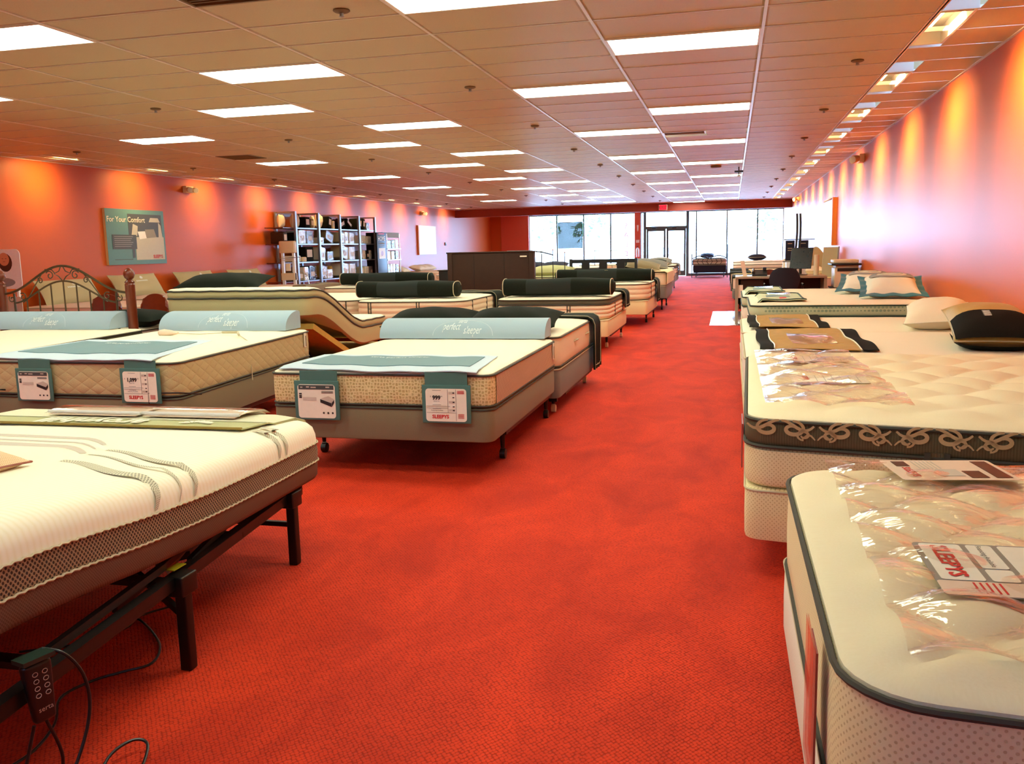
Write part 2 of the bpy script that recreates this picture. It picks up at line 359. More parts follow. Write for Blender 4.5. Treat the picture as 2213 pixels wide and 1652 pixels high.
for c in range(-9, 1):
    for r in range(r0, r1+1):
        if c in lights and r in lights[c]: continue
        cand.append((c, r))
cand = [p for p in cand if gy(p[1]) > -1]
# nearest visible ones first
cand.sort(key=lambda p: (gy(p[1]) < 3.2 or (p[0] < -4 and gy(p[1]) < 3.2+(-4-p[0])*1.3), gy(p[1])))
for i, (c, r) in enumerate(cand):
    z = ZC-.012
    hole = [(vc, vr) for vc, vr, _ in vents if (vc, vr) == (c, r)]
    x = gx(c); wdt = 1.2192
    if hole:
        MB().add([(x+.63, gy(r)+.03, z), (x+1.19, gy(r)+.03, z), (x+1.19, gy(r)+.58, z), (x+.63, gy(r)+.58, z)], [(3, 2, 1, 0)]).build('ceiling_tile', 'tile', ceil, smooth=False); continue
    if i < 292:
        if first is None: first = tm.build('ceiling_tile', 'tile', ceil, smooth=False); d = first
        else: d = first.copy(); C.objects.link(d)
        d.location = (x, gy(r), z+R_.uniform(-.001, .001))
    else: rest.add([(a+x, b+gy(r), q+z) for a, b, q in tm.v], tm.f)
for side, xa, xb in (('L', XL, gx(-9)), ('R', gx(1), XR)):  # narrow edge tiles beside the walls
    for r in range(r0, r1+1):
        a, b = xa+.01, xb-.01
        y0, y1 = gy(r)+.012, gy(r)+.6
        segs = [(a, b)]
        wx = [(q[1]-.03, q[2]+.03) for q in wash if q[0] == side and q[3]-.1 < gy(r)+.6 and q[3]+1.17 > gy(r)]
        if side == 'R' and wx: segs = [(a, wx[0][0]), (wx[0][1], b)]
        for sa, sb in segs: rest.add([(sa, y0, ZC-.012), (sb, y0, ZC-.012), (sb, y1, ZC-.012), (sa, y1, ZC-.012)], [(3, 2, 1, 0)])
rest.build('ceiling_tile_field', 'tile', ceil, kind='stuff', smooth=False)
g = MB()
for c in range(-9, 2): g.box(gx(c)-.012, gx(c)+.012, YB, 35.6, ZC-.016, ZC+.02)
g.box(1.40, 1.425, YB, 35.6, ZC-.016, ZC+.02)
for r in range(r0, r1+2): g.box(XL, XR, gy(r)-.007, gy(r)+.007, ZC-.0145, ZC+.02) if not (gy(r) > 35.6) else None
# cut cross tees where wash lights sit is hidden by the fixture rims
g.box(XL, XL+.025, YB, 35.6, ZC-.02, ZC+.02); g.box(XR-.025, XR, YB, 35.6, ZC-.02, ZC+.02)
g.build('ceiling_grid', 'tee', ceil, smooth=False)
# troffers
tr = thing('troffer_light', 'x', 'ceiling light')
fr = MB()
for a in ((0.012, .03, .012, .598), (1.19, 1.207, .012, .598), (.03, 1.19, .012, .03), (.03, 1.19, .58, .598)): fr.box(a[0], a[1], a[2], a[3], -.02, .02)
fr.build('housing', 'housing', tr, smooth=False)
MB().box(.03, 1.19, .03, .58, -.017, .0).build('diffuser', 'diffuser', tr, smooth=False)
ordn = ['first', 'second', 'third', 'fourth', 'fifth', 'sixth', 'seventh', 'eighth', 'ninth', 'tenth', 'eleventh', 'twelfth', 'thirteenth', 'fourteenth']
rown = {-1: 'the rightmost row', -2: 'the second row from right', -4: 'the middle row', -5: 'the second row from left', -7: 'the leftmost row'}
used = False
for c in sorted(lights, reverse=True):
    k = 0
    for r in lights[c]:
        if gy(r) > 35: continue
        vis = gy(r) > {-1: 5, -2: 4.5, -4: 4.5, -5: 4.5, -7: 7}[c]
        if vis: lab = 'lit ceiling panel, %s from the camera in %s' % (ordn[k], rown[c]); k += 1
        elif gy(r) > 0: lab = 'lit ceiling panel out of view before %s' % rown[c]
        else: continue
        p = (gx(c), gy(r), ZC)
        if not used: tr.location = p; tr['label'] = lab; tr['group'] = 'lit ceiling panels'; used = True
        else: copytree(tr, p, label=lab)
# wall washers: open troughs with a bright curved reflector, real lamps inside
kk = {'R': 0, 'L': 0}; proto = {}
lt = bpy.data.lights.new('wash_lamp', 'AREA'); lt.shape = 'RECTANGLE'; lt.size = .5; lt.size_y = .12; lt.energy = WASH_E; lt.color = (1, .64, .22); lt.spread = math.radians(105)
for side, x0, x1, y in wash:
    if side not in proto:
        t = thing('wall_wash_light', 'x', 'ceiling light', (x0, y, ZC)); s = 1 if side == 'R' else -1
        m = MB(); W = x1-x0
        def rf(u, v, x0=x0, W=W, s=s, y=y):
            xx = x0+W*.5-s*W*.5+s*W*.62*u; return (xx, y+1.13*v, ZC-.005+.11*math.sin(u*PI/2))
        m.grid(rf, 8, 4); m.build('reflector', 'reflector', t)
        m = MB().box(x0-.02, x0, y-.02, y+1.15, ZC-.02, ZC+.13); m.box(x1, x1+.02, y-.02, y+1.15, ZC-.02, ZC+.13); m.box(x0, x1, y-.02, y, ZC-.02, ZC+.13); m.box(x0, x1, y+1.13, y+1.15, ZC-.02, ZC+.13); m.box(x0, x1, y, y+1.13, ZC+.115, ZC+.13)
        m.build('trough', 'housing', t, smooth=False)
        m = MB(); xc = (x0+x1)/2-s*.02; m.tube([(xc, y+.2, ZC+.07), (xc, y+.93, ZC+.07)], .012, 8); m.build('lamp_tube', 'lamp', t)
        proto[side] = t; o = t
    else: o = copytree(proto[side], (x0, y, ZC))
    sn = 'right' if side == 'R' else 'left'; k = kk[side]
    if side == 'L' and y < 9.5: o['label'] = 'wall wash light out of view over the near left wall, %s one' % ordn[int(y//2.3)]
    elif side == 'R' and y < 6: o['label'] = 'wall wash light out of view over the near right wall'
    else: o['label'] = 'recessed slot light by the %s wall, %s from the camera' % (sn, ordn[k]); kk[side] += 1
    o['group'] = 'wall wash slots by the %s wall' % sn
    l = bpy.data.objects.new('wash_lamp', lt); C.objects.link(l); sgn = 1 if side == 'R' else -1
    l.location = ((x0+x1)/2+sgn*.05, y+.565, ZC+.012); zz_ = -Vector((sgn*.85, 0, -.60)).normalized(); xx_ = Vector((0, 1, 0)); yy_ = zz_.cross(xx_); l.rotation_euler = Matrix((xx_, yy_, zz_)).transposed().to_euler()
    l.parent = o; l.matrix_parent_inverse = Matrix.Translation(-Vector((x0, y, ZC)))
# vents, sprinklers
for c, r, lab in vents:
    t = thing('air_vent', lab, 'vent', (gx(c), gy(r), ZC)); m = MB(); x, y = gx(c), gy(r)
    dy = .55 if c != -1 else .3
    MB().box(x+.03, x+.6, y+.03, y+.03+dy, ZC-.004, ZC).build('duct_opening', 'dkslot', t, smooth=False)
    m.box(x+.01, x+.62, y+.01, y+.03, ZC-.02, ZC); m.box(x+.01, x+.62, y+.03+dy, y+.05+dy, ZC-.02, ZC); m.box(x+.01, x+.03, y+.03, y+.03+dy, ZC-.02, ZC); m.box(x+.6, x+.62, y+.03, y+.03+dy, ZC-.02, ZC)
    m.build('frame', 'grille' if c != -1 else 'tee', t, smooth=False); m = MB(); n = 12 if c != -1 else 3
    for i in range(n): yy = y+.04+(dy-.02)*i/n; m.box(x+.03, x+.6, yy, yy+.012, ZC-.014, ZC-.006)
    m.build('slat_set', 'grille', t, kind='stuff', smooth=False)
sp = thing('sprinkler_head', 'x', 'sprinkler'); MB().lathe((0, 0, 0), [(.055, 0), (.058, -.008), (.045, -.016), (.02, -.02)], 16).build('cover_plate', 'grille', sp); MB().lathe((0, 0, -.02), [(.014, 0), (.014, -.02), (.022, -.024), (.005, -.03)], 10).build('nozzle', 'steel', sp)
used = False; cn = {1.08: 'near the right wall-wash strip', -2.58: 'between the second and middle light rows', -6.2: 'between the left light rows', -9.77: 'near the left wall'}
for x in cn:
    k = 0
    for i in range(10):
        y = 5.8+3.04*i
        if x == 1.08 and y < 7 or x == -6.2 and y < 7 or x == -9.77 and y < 10: continue
        lab = 'round ceiling sprinkler plate %s, %s from the camera' % (cn[x], ordn[k]); k += 1
        if not used: place(sp, (x, y, ZC-.013)); sp['label'] = lab; sp['group'] = 'ceiling sprinkler plates'; used = True
        else: copytree(sp, (x, y, ZC-.013), label=lab)
t = thing('hanging_alarm', 'small dark cross-shaped fixture hanging from the ceiling beside the right tee line', 'alarm', (.12, 19.9, 2.85)); MB().tube([(.12, 19.9, ZC), (.12, 19.9, 2.86)], .012).build('stem', 'blackp', t); MB().bevbox(.03, .21, 19.86, 19.94, 2.92, 2.96, .008).build('crossbar', 'blackp', t); MB().lathe((.12, 19.9, 2.83), [(.01, 0), (.035, .01), (.035, .03), (.01, .04)]).build('lamp_head', 'housing', t)
t = MB().lathe((-.35, 19.4, ZC-.05), [(.09, 0), (.11, .01), (.11, .04), (.09, .05)], 20).build('smoke_detector', 'grille'); tag(t, 'round smoke detector on the ceiling far down the aisle', 'detector')
# header, front wall, windows, door
MB().box(XL, XR, 35.6, 35.95, 2.735, ZC+.1).build('wall_header', 'soffit', kind='structure')
MB().box(XL, XR, 35.95, YF, 2.93, 2.98).build('ceiling_window_bay', 'tile', kind='structure')
MB().box(XL, -10.67, YF-.1, YF+.1, 0, 3).build('wall_front_left', 'wall', kind='structure')
MB().box(-10.67, -9.33, YF-.18, YF+.1, 0, 3).build('wall_front_pier', 'salmon', kind='structure')
MB().box(-4.33, -4.08, YF-.16, YF+.1, 0, 3).build('wall_front_column', 'salmon', kind='structure')
for wn, xs in (('window_1', (-9.33, -7.99, -6.72, -5.46, -4.33)), ('window_2', (-4.08, -3.91)), ('window_3', (-1.95, -1.57, -.23, 1.09, 2.2))):
    wdw = MB().box(xs[0], xs[-1], YF-.03, YF+.05, 2.88, 3.0).build(wn, 'alu', kind='structure', smooth=False)
    for a in xs: MB().box(a-.03, a+.03, YF-.05, YF+.04, .1, 2.9).build('mullion', 'alu', wdw, smooth=False)
    MB().box(xs[0], xs[-1], YF-.05, YF+.05, 0, .12).build('sill', 'alu', wdw, smooth=False)
    for a, b in zip(xs[:-1], xs[1:]): MB().box(a+.02, b-.02, YF-.003, YF+.003, .12, 2.88).build('pane', 'glass', wdw, smooth=False)
dr = MB().box(-3.91, -1.95, YF-.05, YF+.05, 2.90, 3.0)
dr.box(-3.95, -3.83, YF-.06, YF+.06, 0, 2.95); dr.box(-2.03, -1.9, YF-.06, YF+.06, 0, 2.95); dr.box(-3.83, -2.03, YF-.05, YF+.05, 2.14, 2.27)
door = dr.build('door_1', 'alu', kind='structure', smooth=False)
MB().box(-3.83, -2.03, YF-.003, YF+.003, 2.27, 2.92).build('transom_pane', 'glass', door, smooth=False)
for a, b in ((-3.82, -2.95), (-2.91, -2.04)):
    m = MB().box(a, a+.09, YF-.025, YF+.025, .02, 2.14); m.box(b-.09, b, YF-.025, YF+.025, .02, 2.14); m.box(a+.09, b-.09, YF-.025, YF+.025, .02, .25); m.box(a+.09, b-.09, YF-.025, YF+.025, 2.05, 2.14)
    d = m.build('door_leaf', 'alu', door, smooth=False); MB().box(a+.09, b-.09, YF-.003, YF+.003, .25, 2.05).build('pane', 'glass', d, smooth=False)
    xx = b-.1 if a < -3 else a+.1
    MB().tube([(xx, YF-.03, .9), (xx, YF-.09, .95), (xx, YF-.09, 1.25), (xx, YF-.03, 1.3)], .012).build('pull_handle', 'chrome', d)
    MB().bevbox((a+b)/2-.18, (a+b)/2+.02, YF-.12, YF-.03, 2.15, 2.22, .01).build('door_closer', 'blackp', d)
m = MB(); wf = lambda x, y: (-4.75-x, YF-.01, y)
for i, ch in enumerate('SALE'): text_into(m, ch, .34, lambda x, y, i=i: (-4.75-x, YF-.012, 2.32-.42*i+y), bold=.02)
tag(m.build('window_lettering', 'sared'), 'faint red vertical sale letters seen from behind on the window glass', 'lettering')
t = thing('window_poster', 'pale blue translucent poster hung behind the second window pane', 'poster', (-7.3, YF-.05, 2)); MB().box(-7.95, -6.76, YF-.05, YF-.044, 1.36, 2.56).build('film_sheet', 'shade', t, smooth=False)
MB().box(-7.95, -6.76, YF-.06, YF-.036, 2.55, 2.58).build('hanging_bar', 'alu', t, smooth=False)
# exit sign
t = thing('exit_sign', 'red lit exit sign on the backlit red header', 'sign', (-2.65, 35.55, 2.88)); MB().bevbox(-2.81, -2.48, 35.52, 35.6, 2.775, 2.985, .01).build('case', 'housing', t); MB().box(-2.79, -2.5, 35.512, 35.519, 2.79, 2.97).build('face', 'exitred', t, smooth=False)
m = MB(); text_into(m, 'EXIT', .15, lambda x, y: (-2.645+x, 35.508, 2.878+y), bold=.01); m.build('lettering', 'redcard', t)
# small notices on the column
t = thing('fire_sign', 'white arrow notice on the orange window column', 'sign', (-4.2, YF-.17, 2.1)); m = MB(); m.add([(-4.25, YF-.165, 2.35), (-4.15, YF-.165, 2.35), (-4.17, YF-.165, 2.12), (-4.2, YF-.165, 2.05), (-4.23, YF-.165, 2.12)], [(0, 4, 3, 2, 1)]); m.build('arrow_panel', 'whitecv', t, smooth=False)
t = MB().bevbox(-4.28, -4.13, YF-.19, YF-.16, 1.55, 1.68, .005).build('wall_notice', 'whitecv'); tag(t, 'small white notice box low on the orange window column', 'notice')
t = thing('fire_extinguisher', 'pale extinguisher standing in front of the orange column', 'extinguisher', (-4.2, YF-.25, .9)); MB().lathe((-4.2, YF-.25, .9), [(.06, 0), (.075, .02), (.075, .34), (.05, .4), (.02, .43)], 14).build('cylinder', 'whitecv', t); MB().tube([(-4.2, YF-.25, 1.33), (-4.2, YF-.25, 1.38), (-4.28, YF-.25, 1.39)], .012).build('valve_handle', 'blackp', t); MB().box(-4.22, -4.18, YF-.19, YF-.16, 1.0, 1.3).build('bracket', 'steel', t)
# outside
MB().add([(-80, YF+.2, -.05), (80, YF+.2, -.05), (80, 140, -.05), (-80, 140, -.05)], [(0, 1, 2, 3)]).build('ground_parking', 'concrete', kind='structure')
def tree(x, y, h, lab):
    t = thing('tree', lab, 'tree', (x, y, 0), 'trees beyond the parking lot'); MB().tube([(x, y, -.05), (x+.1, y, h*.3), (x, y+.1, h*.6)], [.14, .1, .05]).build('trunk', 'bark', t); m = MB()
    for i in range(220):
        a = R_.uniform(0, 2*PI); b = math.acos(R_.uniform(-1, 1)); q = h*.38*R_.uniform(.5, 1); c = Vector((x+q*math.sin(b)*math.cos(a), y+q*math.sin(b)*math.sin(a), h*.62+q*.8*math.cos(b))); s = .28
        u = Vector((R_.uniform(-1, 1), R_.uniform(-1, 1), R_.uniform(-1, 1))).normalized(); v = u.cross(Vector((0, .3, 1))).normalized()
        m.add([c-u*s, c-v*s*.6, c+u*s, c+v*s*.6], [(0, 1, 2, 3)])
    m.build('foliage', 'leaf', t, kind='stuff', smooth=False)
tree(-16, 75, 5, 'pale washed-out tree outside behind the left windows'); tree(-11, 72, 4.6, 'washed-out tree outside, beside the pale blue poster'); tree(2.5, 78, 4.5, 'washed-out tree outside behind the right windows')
# ================================================================ BED BUILDERS
def crown(h=.015, tuft=0, tx=.3, ty=.3, ph=0):
    def f(x, y, s):
        e = h*(1-s**6)
        if tuft:
            x += .05*math.sin(5.1*y+1.3*x); y += .05*math.sin(4.3*x+2.1*y); a = math.sin(PI*(x/tx+y/ty)+ph)*math.sin(PI*(x/tx-y/ty))
            a = abs(a)**.5; e += (tuft*a-tuft*.35)*min(1, (1-s)*9)
        return e
    return f
def mattress(label, q, z0, z1, style='plain', side='white', top='cream', pipe='piping', r=.09, group=None, zf=None, tuft=.006, tx=.3, ty=.3, hi=False, straps=(), band=None, bandz=.08, rows=3, handles=(), tagat=None, cat='mattress', bandmat2=None):
    cx = sum(a[0] for a in q)/4; cy = sum(a[1] for a in q)/4
    t = thing('mattress', label, cat, (cx, cy, z0), group)
    st = .06 if hi else .16; nr = 46 if hi else 14
    zt = z1-bandz-.036 if band else z1-.014
    L = [(z0+.004, .02), (z0+.014, .004)]
    hh = zt-z0-.035
    if style == 'puff':
        for k in range(rows):
            a = z0+.02+hh*k/rows; b = z0+.02+hh*(k+1)/rows; L += [(a+.001, .006), (a+(b-a)*.22, -.006), (a+(b-a)*.5, -.010), (a+(b-a)*.78, -.006), (b-.001, .006)]
    else: L += [(z0+.02+hh*k/4, -.003*math.sin(PI*k/4)) for k in range(5)]
    L += [(zt-.012, .006), (zt-.006, .014)]
    loft(MB(), q, r, L, zf, st, top=None).build('side_panel', side, t) if False else None
    m = MB(); loft(m, q, r, L, zf, st, bottom=True); m.build('side_panel', side, t)
    if band:
        m = MB(); loft(m, q, r, [(zt-.004, .02), (zt+.012, .003), (zt+bandz*.3, -.006), (zt+bandz*.7, -.006), (z1-.028, .003), (z1-.02, .012)], zf, st); m.build('pillow_top_band', band, t)
        m = MB(); rope(m, q, r, zt+.004, .0085, zf, .004, st); m.build('lower_piping', pipe, t)
    m = MB(); loft(m, q, r, [(z1-.026, .006), (z1-.012, .006), (z1-.004, .02), (z1, .05)], zf, st, top=crown(.014, tuft, tx, ty), nr=nr); m.build('top_panel', top, t)
    m = MB(); rope(m, q, r, z1-.022, .0075, zf, .004, st); m.build('upper_piping', pipe, t)
    if not band: m = MB(); rope(m, q, r, z0+.012, .006, zf, .003, st); m.build('lower_piping', pipe, t)
    Q = [Vector(a) for a in q]
    for (e, f, w, kind) in straps:   # edge index 0 near,1 right,2 far,3 left
        a, b = Q[e], Q[(e+1) % 4]; p = a.lerp(b, f); d = (b-a).normalized(); n = Vector((d.y, -d.x)); m = MB()
        for off in ((-w, w) if kind == 'pair' else (0,)):
            c = p+d*off+n*.008; m.obox((c.x, c.y, (z0+zt)/2+.004), (d.x*.014, d.y*.014, 0), (n.x*.012, n.y*.012, 0), (0, 0, zt-z0-.03))
        if kind == 'pair':
            for zz in (.4, .62): c = p+n*.008; m.obox((c.x, c.y, z0+(zt-z0)*zz), (d.x*w*2, d.y*w*2, 0), (n.x*.01, n.y*.01, 0), (0, 0, .008))
        m.build('border_strap', pipe, t)
    for (e, f) in handles:
        a, b = Q[e], Q[(e+1) % 4]; d = (b-a).normalized(); n = Vector((d.y, -d.x)); c = a.lerp(b, f); z = (z0+zt)/2+.02
        MB().tube([(c.x-d.x*.07, c.y-d.y*.07, z), (c.x-d.x*.05+n.x*.02, c.y-d.y*.05+n.y*.02, z+.01), (c.x+d.x*.05+n.x*.02, c.y+d.y*.05+n.y*.02, z+.01), (c.x+d.x*.07, c.y+d.y*.07, z)], .008, 6).build('side_handle', 'tanpipe', t)
    if tagat:
        e, f = tagat; a, b = Q[e], Q[(e+1) % 4]; d = (b-a).normalized(); n = Vector((d.y, -d.x)); c = a.lerp(b, f)+n*.014
        MB().obox((c.x, c.y, z1-.09), (d.x*.05, d.y*.05, 0), (n.x*.003, n.y*.003, 0), (0, 0, .13)).build('care_label', 'card', t); c2 = c+n*.003
        MB().obox((c2.x+d.x*.012, c2.y+d.y*.012, z1-.10), (d.x*.02, d.y*.02, 0), (n.x*.002, n.y*.002, 0), (0, 0, .10)).build('label_print', 'greyi', t)
    return t
def foundation(label, q, z0, z1, mat, r=.07, guards=None, group='box springs'):
    cx = sum(a[0] for a in q)/4; cy = sum(a[1] for a in q)/4; t = thing('box_spring', label, 'box spring', (cx, cy, z0), group); m = MB()
    loft(m, q, r, [(z0, .02), (z0+.006, .004), (z0+.02, 0), ((z0+z1)/2, -.002), (z1-.015, 0), (z1-.004, .006), (z1-.002, .03)], None, .3, bottom=True, top=lambda x, y, s: 0, nr=3); m.build('upholstered_body', mat, t)
    m = MB(); rope(m, q, r, z1-.012, .005, None, .002, .3); m.build('edge_piping', 'tanpipe' if mat != 'taupe' else 'piping', t)
    return t
def bed_frame(label, q, z, mat='rust', cw='caster', legs=((.08, .27), (.08, .95), (.92, .27), (.92, .95)), group='steel bed frames'):
    Q = [Vector(a) for a in q]; cx = sum(a.x for a in Q)/4; cy = sum(a.y for a in Q)/4; t = thing('bed_stand', label, 'bed frame', (cx, cy, 0), group)
    P = lambda u, v: (Q[0].lerp(Q[1], u)).lerp(Q[3].lerp(Q[2], u), v)
    for u in (.02, .98):
        m = MB(); a, b = P(u, .22), P(u, .99); d = (b-a).normalized(); n = Vector((d.y, -d.x))*(1 if u > .5 else -1)
        c = (a+b)/2; m.obox((c.x, c.y, z-.018), (d.x*(b-a).length, d.y*(b-a).length, 0), (n.x*.004, n.y*.004, 0), (0, 0, .036)); m.obox((c.x-n.x*.016, c.y-n.y*.016, z-.002), (d.x*(b-a).length, d.y*(b-a).length, 0), (n.x*.034, n.y*.034, 0), (0, 0, .004)); m.build('side_rail', mat, t)
    for v in (.27, .95):
        m = MB(); a, b = P(.02, v), P(.98, v); d = b-a; m.obox(((a.x+b.x)/2, (a.y+b.y)/2, z-.03), (d.x, d.y, 0), (0, .03, 0), (0, 0, .02)); m.build('cross_bar', mat, t)
    for u, v in legs:
        p = P(u, v); m = MB().tube([(p.x, p.y, z-.03), (p.x, p.y, .075)], [.022, .014], 8); m.obox((p.x, p.y, z-.04), (.07, 0, 0), (0, .05, 0), (0, 0, .03))
        l = m.build('leg', 'black', t); m = MB().lathe((p.x-.02, p.y, .033), [(.012, 0), (.033, .003), (.033, .04), (.012, .043)], 14, 'x'); m.tube([(p.x, p.y, .07), (p.x, p.y, .05)], .018, 8); m.build('caster_wheel', cw, l)
    return t
def bed(nm, q, zb, zm, zt, mat_kw, basemat, baselab, framelab, frame=True, legs=None, cw='caster', fmat='rust', zf=None):
    mattress(nm, q, zm, zt, zf=zf, **mat_kw)
    if basemat:
        inq = q; foundation(baselab, inq, zb, zm, basemat)
    if frame: bed_frame(framelab, q, zb, fmat, cw, **({'legs': legs} if legs else {}))
def pillow(label, w, d, h, mat, cat='pillow', flange=None, group=None, nm='pillow', logo=None, ring=False, seam='tanpipe', two=None):
    t = thing(nm, label, cat, (0, 0, 0), group)
    def pf(sg):
        def f(u, v):
            a, b = u*2-1, v*2-1; x = w/2*a*(1-.06*(1-b*b)); y = d/2*b*(1-.07*(1-a*a))
            e = max(0, (1-abs(a)**2.4))*max(0, (1-abs(b)**2.4)); z = sg*h/2*e**.5 + .004*math.sin(9*a+4*b)*e
            return (x, y, z)
        return f
    m = MB().grid(pf(1), 22, 16); m.grid(pf(-1), 22, 16, flip=True); m.build('cover', mat, t)
    if flange:
        pts = []
        n = 80
        for i in range(n):
            k = i/n*4; e = int(k); f = k-e
            a, b = [(-1+2*f, -1), (1, -1+2*f), (1-2*f, 1), (-1, 1-2*f)][e]; pts.append((a, b))
        m = MB(); vs = []
        for s, zz in ((.97, 0.006), (1.0+.1/w*2, .002), (1.0+.1/w*2, -.004), (.97, -.006)):
            for a, b in pts: vs.append((w/2*a*s*(1-.06*(1-b*b)), d/2*b*s*(1-.07*(1-a*a))+0, zz+.006*math.sin(11*a+9*b)))
        n = len(pts); fs = [(j*n+i, j*n+(i+1) % n, (j+1) % 4*n+(i+1) % n, (j+1) % 4*n+i) for j in range(4) for i in range(n)]
        m.add(vs, fs); m.build('flange', flange, t)
    else:
        m = MB(); f = pf(0); pts = []
        for i in range(60):
            k = i/60*4; e = int(k); q = k-e; a, b = [(q, 0), (1, q), (1-q, 1), (0, 1-q)][e]; pts.append(f(a, b))
        m.tube(pts, .004, 5, closed=True); m.build('seam_piping', seam, t)
    return t
def pill_surface(w, d, h):
    def f(x, y, off=.003):
        a = max(-.98, min(.98, x/(w/2))); b = max(-.98, min(.98, y/(d/2))); e = (1-abs(a)**2.4)*(1-abs(b)**2.4); return (x, y, h/2*e**.5+.004*math.sin(9*a+4*b)*e+off)
    return f
def wedge(label, q0, L, d, h, ang, text=True):
    "pale blue foam bolster: flat back, curved front; local x along its length, y depth (back = +)"
    t = thing('foam_bolster', label, 'bolster', (0, 0, 0), 'pale blue foam bolsters')
    prof = [(-d/2, 0.0)]+[(-d/2+d*.86*(1-math.cos(a))**1.0, h*math.sin(a)**.9) for a in [PI/2*k/14 for k in range(1, 15)]]+[(d/2-.03, h), (d/2-.005, h-.012), (d/2, h-.03), (d/2, .004), (d/2-.004, 0)]
    m = MB(); n = len(prof); vs = [(x, a, b) for x in (-L/2, -L/2+.008, L/2-.008, L/2) for a, b in prof]
    for i in (0, 3): 
        for k in range(n): x, a, b = vs[i*n+k]; vs[i*n+k] = (x, a*.985, .004+b*.975)
    fs = [(j*n+k, j*n+(k+1) % n, (j+1)*n+(k+1) % n, (j+1)*n+k) for j in range(3) for k in range(n)]+[list(range(n))[::-1], [3*n+k for k in range(n)]]
    fs = [f[::-1] for f in fs]
    m.add(vs, fs); m.build('foam_block', 'bluef', t)
    def sf(u, v):   # v: arc height 0..1 on the curved face
        a = PI/2*max(0.02, min(.98, v)); return (u, -d/2+d*.86*(1-math.cos(a))-.003, h*math.sin(a)**.9+.003)
    if text:
        m = MB(); text_into(m, 'serta', .036, lambda x, y: sf(x, .66+y*9), shear=.15); text_into(m, 'perfect', .045, lambda x, y: sf(x*1.15-.085, .40+y*9), shear=.25); text_into(m, 'sleeper', .045, lambda x, y: sf(x*1.15+.10, .26+y*9), shear=.25)
        m.build('printed_logo', 'whitei', t)
        m = MB(); pts = [sf(.26*math.cos(a)+.02, .08+.62*max(0, math.sin(a))) for a in [PI*k/24 for k in range(25)]]; m.tube(pts, .0008, 4); m.build('stitched_arc', 'whitei', t)
    o = t; place(o, q0, (0, 0, ang)); return o
def bolster(label, c, L, r, ang, flat=.72, badge=True, sag=.0):
    t = thing('roll_bolster', label, 'bolster', (0, 0, 0), 'dark green roll bolsters')
    def f(u, v):
        x = -L/2+L*u; a = 2*PI*v; rr = r*(.90+.10*math.sin(PI*u)+.03*math.sin(7*u+1)); ca, sa = math.cos(a), math.sin(a); ny = rr*math.copysign(abs(ca)**.72, ca)*1.1; nz = rr*math.copysign(abs(sa)**.72, sa)*flat*(1+.06*math.sin(9*u+2)*(sa > 0))
        return (x, ny, r*flat*.95+nz*(1 if nz > 0 else .95)+sag*math.sin(PI*u))
    m = MB().grid(f, 40, 24); m.build('velvet_cover', 'dkgreen', t)
    for s in (0, 1):
        m = MB(); ring = [f(s, k/24) for k in range(24)]; cx = ring[0][0]; cen = (cx+(.05 if s else -.05), 0, r*flat*.95)
        vs = ring+[tuple(Vector(p).lerp(Vector(cen), .5)+Vector(((.018 if s else -.018), 0, 0))) for p in ring]+[(cx+(.024 if s else -.024), 0, r*flat*.95)]
        fs = [(k, (k+1) % 24, 24+(k+1) % 24, 24+k) for k in range(24)]+[(24+k, 24+(k+1) % 24, 48) for k in range(24)]
        if not s: fs = [q[::-1] for q in fs]
        m.add(vs, fs); m.build('end_cap', 'dkgreen', t); MB().tube(ring, .006, 5, closed=True).build('end_piping', 'tanpipe', t)
    if badge:
        m = MB().grid(lambda u, v: tuple(Vector(f(.22+.42*u, .30+.42*v))+Vector((0, -.002, .002)).normalized()*.004), 16, 14, flip=False); m.build('centre_panel', 'dkpanel', t)
    place(t, c, (0, 0, ang)); return t
def throw(label, x0, x1, y0, y1, z, drop, side=1, mat='dkgreen', edge='tanpipe', gap=.018, group='dark foot throws', text=None):
    "dark runner lying across the foot of a bed and hanging over its aisle side; side=+1 hangs at x1"
    t = thing('foot_throw', label, 'throw', ((x0+x1)/2, (y0+y1)/2, z), group); L = (x1-x0); tot = L+drop
    def f(u, v, off=0):
        s = tot*u; y = y0+(y1-y0)*v
        if s < L-.05: x, zz = x0+s, z+.004+off
        else:
            k = s-(L-.05); rr = .07; a = min(PI/2, k/rr)
            x = x1-.05+rr*math.sin(a)+off*math.sin(a); zz = z+.004-rr*(1-math.cos(a))+off*math.cos(a)
            if k > rr*PI/2: zz -= (k-rr*PI/2); x += .010*math.sin(18*v+2)*min(1, (k-rr*PI/2)*5); y += .02*(k-rr*PI/2)*math.sin(5*v)
        if side < 0: x = x0+x1-x
        return (x, y, zz+.003*math.sin(14*u+5*v))
    m = MB().sheet(lambda u, v: f(u, v, gap), 44, 10, .014 if side > 0 else -.014); m.build('cloth', mat, t)
    m = MB(); pts = [f(i/44, .06, gap+.004) for i in range(45)]+[f(1-.02, k/8, gap+.004) for k in range(1, 8)]+[f(i/44, .94, gap+.004) for i in range(43, -1, -1)]
    m.tube(pts, .004, 5); m.build('edge_cord', edge, t)
    return t
